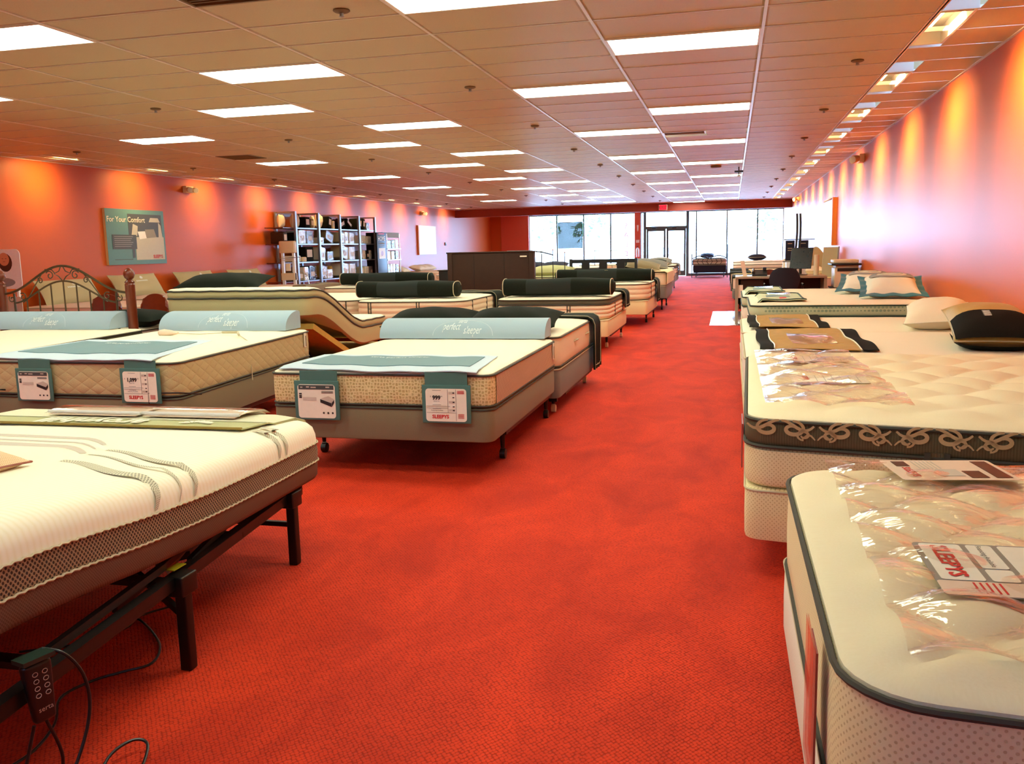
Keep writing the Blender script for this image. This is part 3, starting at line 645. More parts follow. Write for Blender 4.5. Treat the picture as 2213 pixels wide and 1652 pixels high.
# ---- printed cards: local frame O + U*u + V*v + Nn*w
class Card:
    def __init__(s, O, U, V): s.O, s.U, s.V = Vector(O), Vector(U), Vector(V); s.N = s.U.cross(s.V).normalized()
    def p(s, u, v, w=0): return tuple(s.O+s.U*u+s.V*v+s.N*w)
    def rect(s, mb, u0, u1, v0, v1, w, th=.0012):
        a = [s.p(u0, v0, w), s.p(u1, v0, w), s.p(u1, v1, w), s.p(u0, v1, w)]; b = [s.p(u0, v0, w+th), s.p(u1, v0, w+th), s.p(u1, v1, w+th), s.p(u0, v1, w+th)]
        mb.add(a+b, [(3, 2, 1, 0), (4, 5, 6, 7), (0, 1, 5, 4), (1, 2, 6, 5), (2, 3, 7, 6), (3, 0, 4, 7)]); return mb
    def rrect(s, mb, u0, u1, v0, v1, r, w, th=.0012):
        P = []
        for cx, cy, a0 in ((u1-r, v0+r, -PI/2), (u1-r, v1-r, 0), (u0+r, v1-r, PI/2), (u0+r, v0+r, PI)):
            for k in range(6): a = a0+PI/2*k/5; P.append((cx+r*math.cos(a), cy+r*math.sin(a)))
        n = len(P); mb.add([s.p(a, b, w) for a, b in P]+[s.p(a, b, w+th) for a, b in P], [list(range(n))[::-1], list(range(n, 2*n))]+[(i, (i+1) % n, n+(i+1) % n, n+i) for i in range(n)]); return mb
    def text(s, mb, body, u, v, size, w=.0016, **k): text_into(mb, body, size, lambda x, y: s.p(u+x, v+y, w), **k)
def price_print(cd_, W, H, par, price, sub='Financing Available', w=.002):
    b = MB(); r = MB(); g = MB(); pl = MB()
    g_ = lambda *a: cd_.rect(g, *a, w, .0008)
    g_(.02*W, .60*W, .46*H, .47*H); g_(.02*W, .60*W, .27*H, .28*H) if False else None
    g_(.54*W, .55*W, .27*H, .98*H); g_(.74*W, .75*W, .02*H, .98*H); g_(.02*W, .54*W, .405*H, .415*H); g_(.02*W, .74*W, .265*H, .275*H)
    cd_.text(b, price, .27*W, .72*H, .17*H, .003, bold=.05); cd_.text(b, '$', (.27-.07*len(price)*.45-.05)*W, .76*H, .06*H, .003); cd_.text(b, '99', (.27+.07*len(price)*.45+.03)*W, .76*H, .055*H, .003)
    cd_.text(b, 'Queen Set', .27*W, .62*H, .045*H, .003); cd_.text(b, sub, .28*W, .34*H, .05*H, .003)
    cd_.text(r, 'SLEEPYS', .36*W, .145*H, .15*H, .003, bold=.035)
    for i, vv in enumerate((.86, .72, .58, .44, .33)):
        cd_.rect(pl, .57*W, .72*W, (vv-.02)*H, (vv+.05)*H, w, .0008) if i % 2 == 0 else None; cd_.rect(b, .665*W, .71*W, vv*H, (vv+.03)*H, .0032, .0006)
    for vv in (.92, .885, .85): cd_.rect(r, .78*W, .95*W, vv*H, (vv+.018)*H, w, .0008)
    for vv in (.22, .19, .16, .13, .10): cd_.rect(r, .79*W, .94*W, vv*H, (vv+.012)*H, w, .0006)
    for vv in (.5, .42, .94, .38): cd_.rect(g, .17*W, .38*W, vv*H, (vv+.012)*H, w, .0006) if vv != .42 else None
    b.build('black_print', 'ink', par, smooth=False); r.build('red_print', 'red', par, smooth=False); g.build('rule_lines', 'greyi', par, smooth=False); pl.build('grey_print', 'lgrey', par, smooth=False)
def info_print(cd_, W, H, par, w=.002):
    b = MB(); g = MB(); l = MB(); cd_.rect(b, .03*W, .97*W, .85*H, .98*H, w, .0008); b.build('header_strip', 'posterG', par, smooth=False); b = MB()
    for u0, u1, v in ((.08, .14, .91), (.24, .32, .92), (.36, .5, .91), (.76, .86, .92)): cd_.rect(l, u0*W, u1*W, (v-.015)*H, (v+.02)*H, .0032, .0006)
    for k, v in enumerate((.72, .66, .61)): cd_.rect(b, .04*W, .11*W, (v-.02)*H, (v+.02)*H, w, .0008)
    for v in (.78, .745): cd_.rect(b, .64*W, .95*W, v*H, (v+.018)*H, w, .0006)
    for k in range(3):
        c = (.68+.12*k); P = [(c*W+.026*W*math.cos(a), .16*H+.03*H*math.sin(a)) for a in [2*PI*i/12 for i in range(12)]]; b.add([cd_.p(x, y, .0032) for x, y in P], [list(range(12))])
    # small picture of a mattress: three flat faces
    tp = [(.60, .58), (.82, .66), (.97, .57), (.90, .46)]; g.add([cd_.p(x*W, y*H, .003) for x, y in tp], [(3, 2, 1, 0)] if False else [(0, 3, 2, 1)])
    b.add([cd_.p(x*W, y*H, .003) for x, y in ((.60, .57), (.90, .45), (.90, .34), (.60, .47))], [(0, 3, 2, 1)]); b.add([cd_.p(x*W, y*H, .003) for x, y in ((.905, .45), (.97, .56), (.97, .46), (.905, .34))], [(0, 3, 2, 1)])
    cd_.rect(g, .14*W, .5*W, .52*H, .62*H, w, .0004)
    b.build('dark_print', 'ink', par, smooth=False); g.build('picture_print', 'lgrey', par, smooth=False); l.build('pale_print', 'lgrey', par, smooth=False)
def banner(label, q, zt, tags, fy, price):
    "blue edged foot runner lying on the mattress foot with two hanging card pockets"
    cx = sum(a[0] for a in q)/4; t = thing('foot_banner', label, 'banner', (cx, fy, zt), 'blue foot banners with card pockets')
    Q = [Vector(a) for a in q]
    def P(u, v, off): p = Q[0].lerp(Q[1], u).lerp(Q[3].lerp(Q[2], u), v); wv = .004*math.sin(9*u+3*v)*(1-v)+.003*math.sin(23*u); k = max(0, .07-v)*-.16; return (p.x, p.y, zt+off+.004+wv+k)
    MB().sheet(lambda u, v: P(u, v, .016), 40, 10, .006).build('border_cloth', 'blue2', t)
    MB().sheet(lambda u, v: P(.075+.87*u, .2+.66*v, .021), 36, 8, .004).build('centre_cloth', 'teal', t)
    m = MB(); text_into(m, 'serta perfect sleeper', .07, lambda x, y: P(.5+x*.55, .72+y*1.2, .0245)); m.build('woven_lettering', 'whitei', t, smooth=False)
    for i, (x0, x1, z0, z1, hx0, hx1) in enumerate(tags):
        yy = fy-.02
        p = MB().bevbox(x0, x1, yy-.012, yy, z0, z1, .004).build('card_pocket', 'pocket', t)
        MB().box(hx0, hx1, yy-.006, yy, z1-.005, zt+.004).build('hanger_strap', 'pocket', p)
        W, H = (x1-x0)*.84, (z1-z0)*.86; cdx = Card((x0+(x1-x0)*.08, yy-.0135, z0+(z1-z0)*.05), (1, 0, 0), (0, 0, 1))
        c = cdx.rrect(MB(), 0, W, 0, H, .02, 0, .001).build('paper_card', 'card', p, smooth=False)
        (info_print if i == 0 else (lambda a, b, c_, d: price_print(a, b, c_, d, price)))(cdx, W, H, p)
    return t
# ================================================================ BEDS OF THE LEFT SIDE
# front queen bed in the middle of the view
qF = quad(-2.92, -1.42, 5.15, 7.17)
bed('queen mattress with honeycomb cream foot border, pale banner and nine-ninety-nine price card', qF, .225, .445, .67, dict(side='honey', top='cream', pipe='piping', r=.07, tuft=.004, tagat=(1, .93), group='firm mattresses with blue banners'), 'taupe',
    'taupe box spring under the mattress with the 999 price card', 'dark steel frame on black casters under the nearest middle bed', legs=((.06, .27), (.06, .99), (.945, .27), (.945, .99)))
# right side border of that mattress is a woven peach cloth
m = MB().grid(lambda u, v: (-1.4155+.003*math.sin(PI*v), 5.24+1.85*u, .462+.19*v), 20, 6); m.uv = [[(p[0]*1.85, p[1]*.19) for p in q] for q in m.uv]
o = m.build('border_panel', 'brick', bpy.data.objects['mattress'])
banner('pale blue and teal foot banner on the nearest middle bed', [(-2.86, 5.16), (-1.50, 5.10), (-1.56, 5.84), (-2.86, 5.84)], .67, [(-2.73, -2.42, .355, .61, -2.69, -2.43), (-1.86, -1.545, .355, .595, -1.84, -1.565)], 5.14, '999')
wedge('pale blue foam bolster on the nearest middle bed, right of the other two', (-2.19, 7.13, .685), 1.44, .26, .155, 0)
# B2
qB2 = [(-5.32, 5.33), (-3.74, 5.33), (-3.92, 7.72), (-5.5, 7.72)]
n0 = len(bpy.data.objects)
bed('tan diamond-quilted queen mattress with the 1,099 price card', qB2, .2, .435, .70, dict(side='diamond', top='cream', r=.09, tuft=.006, tx=.4, ty=.4, tagat=(1, .93), group='firm mattresses with blue banners'), 'taupe',
    'taupe box spring under the tan diamond-quilted mattress', 'dark frame under the tan diamond-quilted mattress')
for a in ((-3.95, -3.72), (-5.3, -5.2)):
    t = MB().tube([(a[0], 5.29, .40), (a[0], 5.29, .475), (a[1], 5.31 if a[0] > -4 else 5.3, .478), (a[1]+.05, 5.5, .44)], .006, 6).build('retainer_bar', 'black'); tag(t, 'black wire mattress retainer bar at the %s foot corner of the tan quilted bed' % ('right' if a[0] > -4 else 'left'), 'bracket', 'wire retainer bars')
banner('pale blue and teal foot banner with the 1,099 price card', [(-5.36, 5.33), (-3.90, 5.28), (-4.20, 6.5), (-5.40, 6.5)], .70, [(-5.05, -4.74, .40, .64, -5.02, -4.75), (-4.17, -3.85, .40, .65, -4.13, -3.88)], 5.32, '1,099')
wedge('pale blue foam bolster on the 1,099 price bed, beside the wired hand remote', (-4.66, 7.52, .715), 1.34, .3, .17, .0)
t = thing('massage_remote', 'pale pink wired hand remote lying on the 1,099 price mattress', 'remote', (-4.83, 7.0, .72)); Z = .735
MB().lathe((-4.92, 6.92, Z+.004), [(.008, -.09), (.026, -.075), (.034, -.03), (.026, .03), (.017, .08), (.008, .115)], 14, 'x').build('handset', 'cardp', t)
MB().tube([(-4.81, 6.92, Z), (-4.6, 6.93, Z-.008), (-4.42, 6.95, Z), (-4.37, 6.95, Z+.004)], .004, 6).build('thin_cord', 'tanpipe', t)
MB().tube([(-4.38, 6.95, Z+.006), (-4.2, 6.90, Z+.012), (-4.08, 6.72, Z+.006)], .011, 8).build('cord_sleeve', 'tanpipe', t)
MB().tube([(-4.08, 6.72, Z+.006), (-3.93, 6.6, Z-.03), (-3.84, 6.5, .6), (-3.82, 6.45, .5), (-3.8, 6.42, .4)], .004, 6).build('hanging_cord', 'tanpipe', t)
# B3 far left
qB3 = [(-7.35, 5.55), (-5.75, 5.55), (-5.95, 8.0), (-7.55, 8.0)]
bed('mattress with a grey pillow-top edge, cut off by the left picture edge', qB3, .2, .40, .68, dict(side='diamond', top='cream', r=.09, band='band', bandz=.05, tuft=.006, tx=.4, ty=.4, group='firm mattresses with blue banners'), 'grey',
    'grey box spring of the bed cut off at the left picture edge', 'steel frame of the bed cut off at the left picture edge')
wedge('pale blue foam bolster at the left picture edge', (-6.95, 7.85, .695), 1.62, .3, .17, 0)
# A: foam mattress on the black adjustable frame
def zfA(x, y): return .50-.115*(1/(1+math.exp(-(y-2.15)/.22)))-.035*max(0, y-2.5)
qA = [(-3.32, 1.35), (-1.72, 1.45), (-1.92, 3.86), (-3.6, 3.86)]
t = thing('foam_mattress', 'white foam mattress with brown mesh band on a black adjustable frame', 'mattress', (-2.6, 2.7, .35))
m = MB(); loft(m, qA, .14, [(.0, .05), (.012, .012), (.03, .0), (.095, -.004), (.1, -.004)], zfA, .08, bottom=True); m.build('lower_cover', 'foamlow', t)
m = MB(); loft(m, qA, .14, [(.1, -.005), (.14, -.007), (.185, -.004)], zfA, .06); m.build('mesh_band', 'foammesh', t)
m = MB(); loft(m, qA, .14, [(.182, -.003), (.22, .0), (.255, .012), (.275, .035), (.287, .07), (.292, .11)], zfA, .06, top=lambda x, y, s: .008*(1-s**4), nr=30); m.build('knit_cover', 'foamtop', t)
m = MB(); P, Nn = outline(qA, .14, 6, .012); pts = [(p.x+n.x*.008, p.y+n.y*.008, .1+zfA(p.x, p.y)+.0025*math.sin(i*2.1)) for i, (p, n) in enumerate(zip(P, Nn))]; m.tube(pts, .004, 5, closed=True); pts = [(p[0], p[1], p[2]+.085) for p in pts]; m.tube(pts, .0035, 5, closed=True); m.build('zigzag_stitching', 'tanpipe', t)
def topA(x, y): return (x, y, .2995+zfA(x, y)+.002)
def sideA(y, h):  # right flank, h from 0.18 to 0.29
    x = -1.72-(y-1.45)/2.41*.2; k = max(0, (h-.22)/.072); return (x+.006-.075*k**2.2, y, h+zfA(x, y)+.003)
def ribbon(mb, pts, wd):
    pts = [Vector(p) for p in pts]; vs = []
    for i, p in enumerate(pts):
        d = (pts[min(i+1, len(pts)-1)]-pts[max(i-1, 0)]).normalized(); n = Vector((-d.y, d.x, 0)); n = n.normalized() if n.length > .2 else Vector((0, 1, 0))
        if abs(d.z) > .6: n = Vector((-.1, 1, 0)).normalized()
        e = wd*(.35+.65*math.sin(PI*min(1, max(0, i/(len(pts)-1)*.85+.12)))); vs += [p-n*e, p+n*e]
    mb.add(vs, [(2*i, 2*i+1, 2*i+3, 2*i+2) for i in range(len(pts)-1)], [[(i*.03, 0), (i*.03, .03), (i*.03+.03, .03), (i*.03+.03, 0)] for i in range(len(pts)-1)])
def sm(a, b, k): return a+(b-a)*(3*k*k-2*k**3)
gm = MB(); MI = fabric('mesh_inlay', (236, 230, 200), (150, 144, 118), 'dots', 110, .3)
for (yy, w, dy) in ((2.36, .022, 0), (2.50, .008, 0), (2.57, .017, .03)):
    pts = [topA(-2.36+.0*k+ .46*k/14, yy+.28-sm(0, .20, k/14)+dy) for k in range(15)]+[sideA(yy+.08-.05*k/8+dy, .292-.10*k/8) for k in range(0, 9)]
    m = MB(); ribbon(m, pts, w); m.build('mesh_swirl', MI, t)
for yy in (3.36, 3.43):
    m = MB(); ribbon(m, [topA(-2.04+.1*k/6, yy+.06-.05*k/6) for k in range(7)]+[sideA(yy+.01-.03*k/8, .292-.10*k/8) for k in range(9)], .016); m.build('mesh_swirl', MI, t)
for yy, xe, w in ((3.02, -2.45, .022), (2.93, -2.42, .010), (2.84, -2.40, .03)):
    gm = MB(); ribbon(gm, [topA(-3.4+(xe+3.4)*k/20, yy+.10-sm(0, .02, k/20)-(0 if k < 16 else .015*(k-16)**1.5)) for k in range(21)], w); gm.build('pale_swirl', 'lgrey', t)
# its runner with upside-down lettering
t = thing('sage_runner', 'sage green runner lying across the far end of the foam mattress', 'runner', (-2.8, 3.6, .7))
def rA(u, v, off=0):
    x = -3.55+1.48*u+.07*v*u; y = 3.36+.03*u*0+.46*v+.02*u; return (x, y, .2995+zfA(x, y)+.012+off-max(0, y-3.76)*.3-max(0, u-.94)*.2*(v > .4))
MB().sheet(lambda u, v: rA(u, v), 30, 10, .006).build('runner_cloth', 'sage', t)
MB().sheet(lambda u, v: rA(u, .36+.62*v, .004), 30, 8, .003).build('pale_field', 'sage2', t)
m = MB(); pts = [rA(k/30, 0, .001) for k in range(31)]; m.tube(pts, .006, 5); m.build('front_hem', 'goldp', t)
m = MB(); text_into(m, 'aroynhill', .17, lambda x, y: rA(.44-x*.62, .17-y*2.3, .007), shear=-.1, bold=.03)
for k in range(9): a = PI*(.1+.8*k/8); c = (.80, .17); p = [rA(c[0]+.012*math.cos(a+.5), c[1]+.05*math.sin(a+.5), .006), rA(c[0]+.055*math.cos(a-.14), c[1]+.16*math.sin(a-.14)-.02, .006), rA(c[0]+.062*math.cos(a), c[1]+.18*math.sin(a)-.02, .006), rA(c[0]+.055*math.cos(a+.14), c[1]+.16*math.sin(a+.14)-.02, .006)]; m.add(p, [(0, 1, 2, 3)])
m.build('printed_lettering', 'card', t, smooth=False)
for i, (a, b, v0, lab) in enumerate(((.22, .54, .38, 'clear card holder with a pink sheet, left one on the sage runner'), (.56, .88, .40, 'clear card holder with a pink sheet, right one on the sage runner'))):
    t = thing('card_holder', lab, 'card holder', (-2.9, 3.6, .7), 'card holders on the sage runner'); MB().sheet(lambda u, v: rA(a+(b-a)*u, v0+.02+.5*v, .014+.012*math.sin(PI*v)), 10, 8, .002).build('pink_sheet', 'cardp', t)
    MB().sheet(lambda u, v: rA(a-.01+(b-a+.02)*u, v0+.56*v, .02+.02*math.sin(PI*v)), 14, 10, .0015).build('clear_sleeve', 'vinyl2', t); m = MB(); m.tube([rA(a-.01+(b-a+.02)*k/6, v0+.06, .026) for k in range(7)], .008, 6); m.build('front_edge', 'chrome' if i > 3 else 'housing', t)
p = pillow('peach zippered pillow at the left edge on the foam mattress', .66, .42, .15, fabric('peach_pillow_knit', (244, 214, 172), (226, 186, 140), 'dots', 60, .4), seam='copper')
place(p, (-2.64, 2.24, .785), (math.radians(-6), math.radians(8), math.radians(14)))
# black adjustable frame
t = thing('adjustable_stand', 'black folding steel adjustable base under the white foam mattress', 'bed frame', (-2.5, 2.5, 0))
def ax(y): return -1.79-(y-2.3)*.125
ZR = .335
m = MB()
for s, off in ((1, 0), (-1, -1.42)):
    a, b = Vector((ax(.9)+off, .9, ZR)), Vector((ax(3.62)+off, 3.62, ZR-.02)); c = (a+b)/2; d = b-a; m = MB(); m.obox(c, d, (.004, 0, 0), (0, 0, .04)); m.obox(c+Vector((-.018*s, 0, .02)), d, (.04, 0, 0), (0, 0, .004)); m.build('side_rail', 'black', t)
e0, e1 = ax(3.62), ax(3.62)-1.42
m = MB(); pts = [(e0, 3.62, ZR-.02)]+[(e0-.07+.07*math.cos(a), 3.62+.09*math.sin(a), ZR-.02) for a in [PI/2*k/6 for k in range(7)]]+[(e0-.3, 3.71, ZR-.02), (e1+.3, 3.71, ZR-.02), (e1, 3.62, ZR-.02)]; 
P = [Vector(p) for p in pts]
for i in range(len(P)-1): d = P[i+1]-P[i]; n = Vector((-d.y, d.x, 0)).normalized(); m.obox((P[i]+P[i+1])/2, d*1.06, n*.03, (0, 0, .036))
m.build('end_bow', 'black', t)
for (y, off) in ((2.52, 0), (3.54, 0), (2.52, -1.42), (3.54, -1.42), (1.2, 0)):
    x = ax(y)+off+.006; l = MB().bevbox(x-.021, x+.021, y-.021, y+.021, 0.0, ZR-.02, .005).build('leg', 'black', t)
    MB().bevbox(x-.03, x+.03, y-.045, y+.045, ZR-.06, ZR+.012, .006).build('leg_bracket', 'black', l)
    if off == 0 and y > 2:
        m = MB()
        if y > 3: m.obox((x-.36, y, .19), (.72, 0, 0), (0, .02, 0), (0, 0, .022)); 
        else: a, b = Vector((x, y, .19)), Vector((x-.28, y+.1, .31)); d = b-a; m.obox((a+b)/2, d, (0, .022, 0), (0, 0, .024))
        m.build('leg_brace', 'black', l)
m = MB()
for y in (1.9, 2.5, 3.0, 3.5): m.obox((ax(y)-.7, y, ZR-.02), (1.4, 0, 0), (0, .05, 0), (0, 0, .02))
m.build('cross_bars', 'black', t)
for a, b in (((ax(2.66)-.04, 2.66, ZR-.0), (ax(3.05)-.06, 3.05, .365)), ((ax(3.18)-.05, 3.18, ZR+.0), (ax(3.5)-.08, 3.5, .345)), ((ax(1.8)-.05, 1.8, ZR+.03), (ax(2.5)-.05, 2.5, ZR+.04)), ((ax(2.3)-.12, 2.3, .30), (ax(2.75)-.1, 2.75, .36))):
    a, b = Vector(a), Vector(b); MB().obox((a+b)/2, b-a, (.022, 0, 0), (0, 0, .024)).build('lift_link', 'black', t)
MB().tube([(-2.16, 1.72, .36), (-2.08, 2.13, .37)], .022, 12).build('motor_tube', 'copper', t)
MB().tube([(-2.2, 1.5, .34), (-2.16, 1.74, .36)], .045, 14).build('motor_housing', 'blackp', t)
m = MB(); x = ax(2.52); m.obox((x-.03, 2.54, ZR+.024), (.035, 0, 0), (0, .07, 0), (0, 0, .003)); m.build('warning_sticker', plain('yellow_sticker', (196, 190, 30), .5), t)
MB().obox((-2.12, 2.95, .24), (.16, .0, .05), (0, .10, 0), (0, 0, .03)).build('control_box', 'blackp', t); MB().add([(-2.1, 2.78, .31), (-1.98, 2.82, .33), (-2.03, 2.74, .24)], [(0, 1, 2), (2, 1, 0)]).build('paper_flap', 'lgrey', t, smooth=False)
# remote hanging on rail
t = thing('hand_remote', 'black wired hand control hanging from the black adjustable frame', 'remote', (-1.73, 1.93, .3))
c = Vector((-1.692, 1.74, .345)); X = Vector((.25, .97, 0)).normalized(); Yn = Vector((.97, -.25, .0)).normalized(); Zt = Vector((.02, -.10, 1)).normalized()
bm_ = MB().bevbox(-.036, .036, -.014, .014, -.095, .075, .012); m = MB(); m.add([c+X*(a*(1.1 if z > 0 else .8))+Yn*b+Zt*z for a, b, z in bm_.v], bm_.f); m.build('handset', 'blackp', t)
cd_ = Card(c+Yn*.0155-X*.03-Zt*.08, X*-1 if False else X, Zt); 
m = MB()
for i in range(4):
    for j in range(2):
        u, v = .018+j*.026, .075+i*.02; m.tube([c+Yn*.0155+X*(u-.031+.007*math.cos(a))+Zt*(v-.09+.006*math.sin(a)) for a in [2*PI*k/10 for k in range(10)]], .0009, 4, closed=True)
m.build('button_rings', 'lgrey', t); m = MB(); text_into(m, 'serta', .02, lambda x, y: c+Yn*.0158+X*(-x)*-1+Zt*(-.055+y)); m.build('lettering', 'lgrey', t, smooth=False)
m = MB(); m.obox(c+Zt*.085, X*.085, Yn*.05, Zt*.012); m.build('hanger_clip', plain('dark_green_plastic', (30, 52, 42), .4), t)
def cable(lab, pts, r=.0045, grp='loose black cables under the foam mattress bed'):
    P = [Vector(p) for p in pts]; out = []
    for i in range(len(P)-1):
        p0, p1, p2, p3 = P[max(i-1, 0)], P[i], P[i+1], P[min(i+2, len(P)-1)]
        for k in range(6):
            s = k/6; out.append(.5*((2*p1)+(-p0+p2)*s+(2*p0-5*p1+4*p2-p3)*s*s+(-p0+3*p1-3*p2+p3)*s**3))
    out.append(P[-1]); t = MB().tube(out, r, 8).build('cable', 'blackp'); tag(t, lab, 'cable', grp); return t
cable('black cable looping from the hand control down to the carpet', [(-1.70, 1.77, .435), (-1.66, 1.80, .41), (-1.635, 1.83, .34), (-1.625, 1.83, .25), (-1.63, 1.79, .15), (-1.65, 1.72, .05), (-1.68, 1.6, .006), (-1.75, 1.5, .006)])
cable('black cable hanging in a narrow loop below the hand control', [(-1.70, 1.72, .25), (-1.71, 1.69, .15), (-1.72, 1.66, .04), (-1.73, 1.70, .006), (-1.70, 1.76, .03), (-1.68, 1.78, .13), (-1.69, 1.75, .25)])
cable('long black cable winding across the carpet under the foam bed', [(-2.3, 2.85, .006), (-2.22, 2.82, .006), (-2.03, 2.66, .006), (-1.96, 2.52, .006), (-2.02, 2.44, .006), (-2.08, 2.36, .006), (-2.1, 2.24, .006), (-2.0, 2.1, .006), (-1.95, 1.95, .006), (-1.97, 1.8, .006)])
cable('black cable arching over the carpet at the bottom left', [(-1.62, 1.80, .006), (-1.68, 1.94, .03), (-1.66, 2.02, .04), (-1.61, 2.02, .03), (-1.56, 1.9, .006), (-1.54, 1.8, .006)])
cable('short black cable with a plug lying under the foam bed', [(-2.5, 2.5, .006), (-2.33, 2.6, .006), (-2.25, 2.75, .006), (-2.26, 2.86, .01), (-2.2, 2.98, .006)])
# bed B behind the front bed
qB = quad(-2.92, -1.40, 7.22, 9.25)
bed('cream mattress with rope side handles behind the nearest middle bed', qB, .15, .41, .69, dict(side='puff', top='cream', r=.1, tuft=.004, handles=((1, .4), (1, .72)), group='cream mattresses'), 'grey',
    'grey box spring behind the nearest middle bed', 'steel frame with pale casters behind the nearest middle bed', cw='castw', legs=((.06, .2), (.06, .93), (.94, .1), (.94, .93)))
throw('dark green throw over the foot of the bed behind the nearest middle bed', -2.9, -1.38, 8.84, 9.27, .70, .52)
for x, lab in ((-2.62, 'dark green pillow behind the blue bolster, left of two'), (-1.86, 'dark green pillow behind the blue bolster, right of two')):
    p = pillow(lab, .82, .5, .2, 'dkgreen', group='dark pillows behind the blue bolster', seam='dkgreen'); place(p, (x, 7.55, .80), (math.radians(10), 0, 0))
# C, E, E2, E3, D
ST = ((0, .22, .02, 'pair'), (0, .66, .02, 'pair'), (1, .32, .012, 'one'), (1, .72, .012, 'one'))
qC = quad(-3.16, -1.60, 11.75, 13.95)
bed('pillow-top mattress with two dark piped bands beside the aisle, ivory base', qC, .21, .445, .735, dict(side='puff', style='puff', top='cream', band='band', bandz=.055, r=.22, straps=ST, group='puffed mattresses with roll bolsters'), 'ivory',
    'ivory box spring by the aisle, nearest of the two on brown frames', 'brown steel frame with a pale caster beside the aisle', cw='castw', legs=((.06, .3), (.06, .95), (.93, .3), (.95, .95)))
bolster('dark green roll bolster nearest the aisle on the grey-banded pillow-top', (-2.34, 12.1, .755), 1.5, .175, .0)
throw('dark throw hanging over the aisle side of the grey-banded pillow-top bed', -3.1, -1.58, 13.3, 13.85, .745, .24)
qE = quad(-5.28, -3.62, 11.75, 13.95)
bed('mattress with three dark ladder straps on its side, left of the grey-banded pillow-top', qE, .2, .44, .725, dict(side='puff', style='puff', top='cream', r=.28, straps=((0, .16, .02, 'pair'), (0, .60, .02, 'pair'), (1, .2, .012, 'one'), (1, .55, .012, 'one')), group='puffed mattresses with roll bolsters'), 'ivory',
    'ivory box spring below the ladder-strapped mattress', 'steel frame below the ladder-strapped mattress')
bolster('long dark green roll bolster on the ladder-strapped mattress', (-4.57, 12.15, .745), 1.5, .175, -.02)
throw('charcoal throw folded over the right side of the ladder-strapped mattress', -4.4, -3.60, 13.3, 13.85, .735, .4)
qE2 = quad(-7.05, -5.42, 12.2, 14.3)
bed('white mattress peeking out between the raised bed and the ladder-strapped mattress', qE2, .2, .44, .72, dict(side='puff', style='puff', top='cream', r=.2, straps=((1, .25, .012, 'one'), (0, .9, .012, 'one')), group='puffed mattresses with roll bolsters'), 'ivory',
    'ivory box spring under the partly hidden white mattress', 'frame under the partly hidden white mattress')
qE3 = quad(-7.45, -5.7, 15.2, 17.3)
bed('far mattress under the back roll bolster in front of the shelving', qE3, .2, .46, .78, dict(side='puff', style='puff', top='cream', r=.2, group='puffed mattresses with roll bolsters'), 'ivory', 'box spring in front of the shelving', 'frame in front of the shelving')
bolster('dark roll bolster behind the long one, in front of the shelving', (-6.25, 15.5, .80), 1.75, .165, -.02)
qD = quad(-3.0, -1.42, 15.5, 17.75)
bed('round-cornered white mattress with piped side behind the grey-banded pillow-top', qD, .22, .47, .77, dict(side='puff', style='puff', top='cream', r=.3, straps=((1, .3, .012, 'one'), (1, .7, .012, 'one')), group='puffed mattresses with roll bolsters'), 'ivory',
    'ivory box spring, second along the aisle, under a round-cornered mattress', 'black steel frame second along the aisle', fmat='black', legs=((.06, .3), (.06, .95), (.93, .45), (.95, .98)))
bolster('dark roll bolster with a light T-shaped mark, second along the aisle', (-2.22, 15.9, .79), 1.7, .165, 0)
m = MB(); m.box(-2.29, -2.05, 15.80, 15.83, 1.0, 1.006); m.box(-2.2, -2.14, 15.76, 15.79, .955, 1.0); t = m.build('fabric_tag', 'beigep'); tag(t, 'pale T-shaped fabric tag on the second aisle bolster', 'tag')
throw('dark fringed throw over the corner of the round-cornered aisle mattress', -2.9, -1.40, 17.0, 17.6, .78, .42)
# raised adjustable bed (head raised towards the camera)
def zAdj(x, y):
    k = min(1, max(0, (y-8.25)/1.25)); k = 3*k*k-2*k**3; return .78*(1-k)+.36*k
qJ = [(-5.78, 8.1), (-4.12, 8.1), (-4.12, 10.2), (-5.78, 10.2)]
t = thing('adjustable_mattress', 'olive-sided pillow-top mattress bent upward with its head end raised', 'mattress', (-4.95, 9, .4))
m = MB(); loft(m, qJ, .14, [(0, .03), (.02, .003), (.1, -.006), (.185, 0), (.2, .01)], zAdj, .07, bottom=True); m.build('side_panel', 'olive', t)
m = MB(); loft(m, qJ, .14, [(.195, .012), (.21, -.004), (.235, -.010), (.26, -.004), (.27, .008)], zAdj, .07); m.build('pillow_top_band', 'olive', t)
m = MB(); rope(m, qJ, .14, .198, .010, zAdj, .003, .07, .002); m.build('lower_piping', 'piping', t); m = MB(); rope(m, qJ, .14, .272, .009, zAdj, .003, .07, .003); m.build('upper_piping', 'piping', t)
m = MB(); loft(m, qJ, .14, [(.27, .004), (.285, .006), (.295, .03)], zAdj, .07, top=crown(.012, .006, .35, .35), nr=24); m.build('top_panel', 'cream', t)
m = MB().add([(-5.12, 8.085, .84), (-4.86, 8.08, .80), (-4.86, 8.08, .785), (-5.14, 8.085, .785)], [(0, 3, 2, 1), (0, 1, 2, 3)]); m.build('care_label', 'card', t, smooth=False)
t = thing('adjustable_bed', 'raised yellow pine deck and dark frame under the bent olive mattress', 'bed frame', (-4.95, 9, 0))
a, b = Vector((-4.95, 8.27, .735)), Vector((-4.95, 9.35, .27)); d = b-a; MB().obox((a+b)/2+Vector((0, 0, -.06)), (1.58, 0, 0), d, d.normalized().cross(Vector((1, 0, 0)))*.06).build('head_deck', 'ply', t)
MB().obox((-4.95, 9.85, .28), (1.58, 0, 0), (0, .8, 0), (0, 0, .05)).build('foot_deck', 'ply', t)
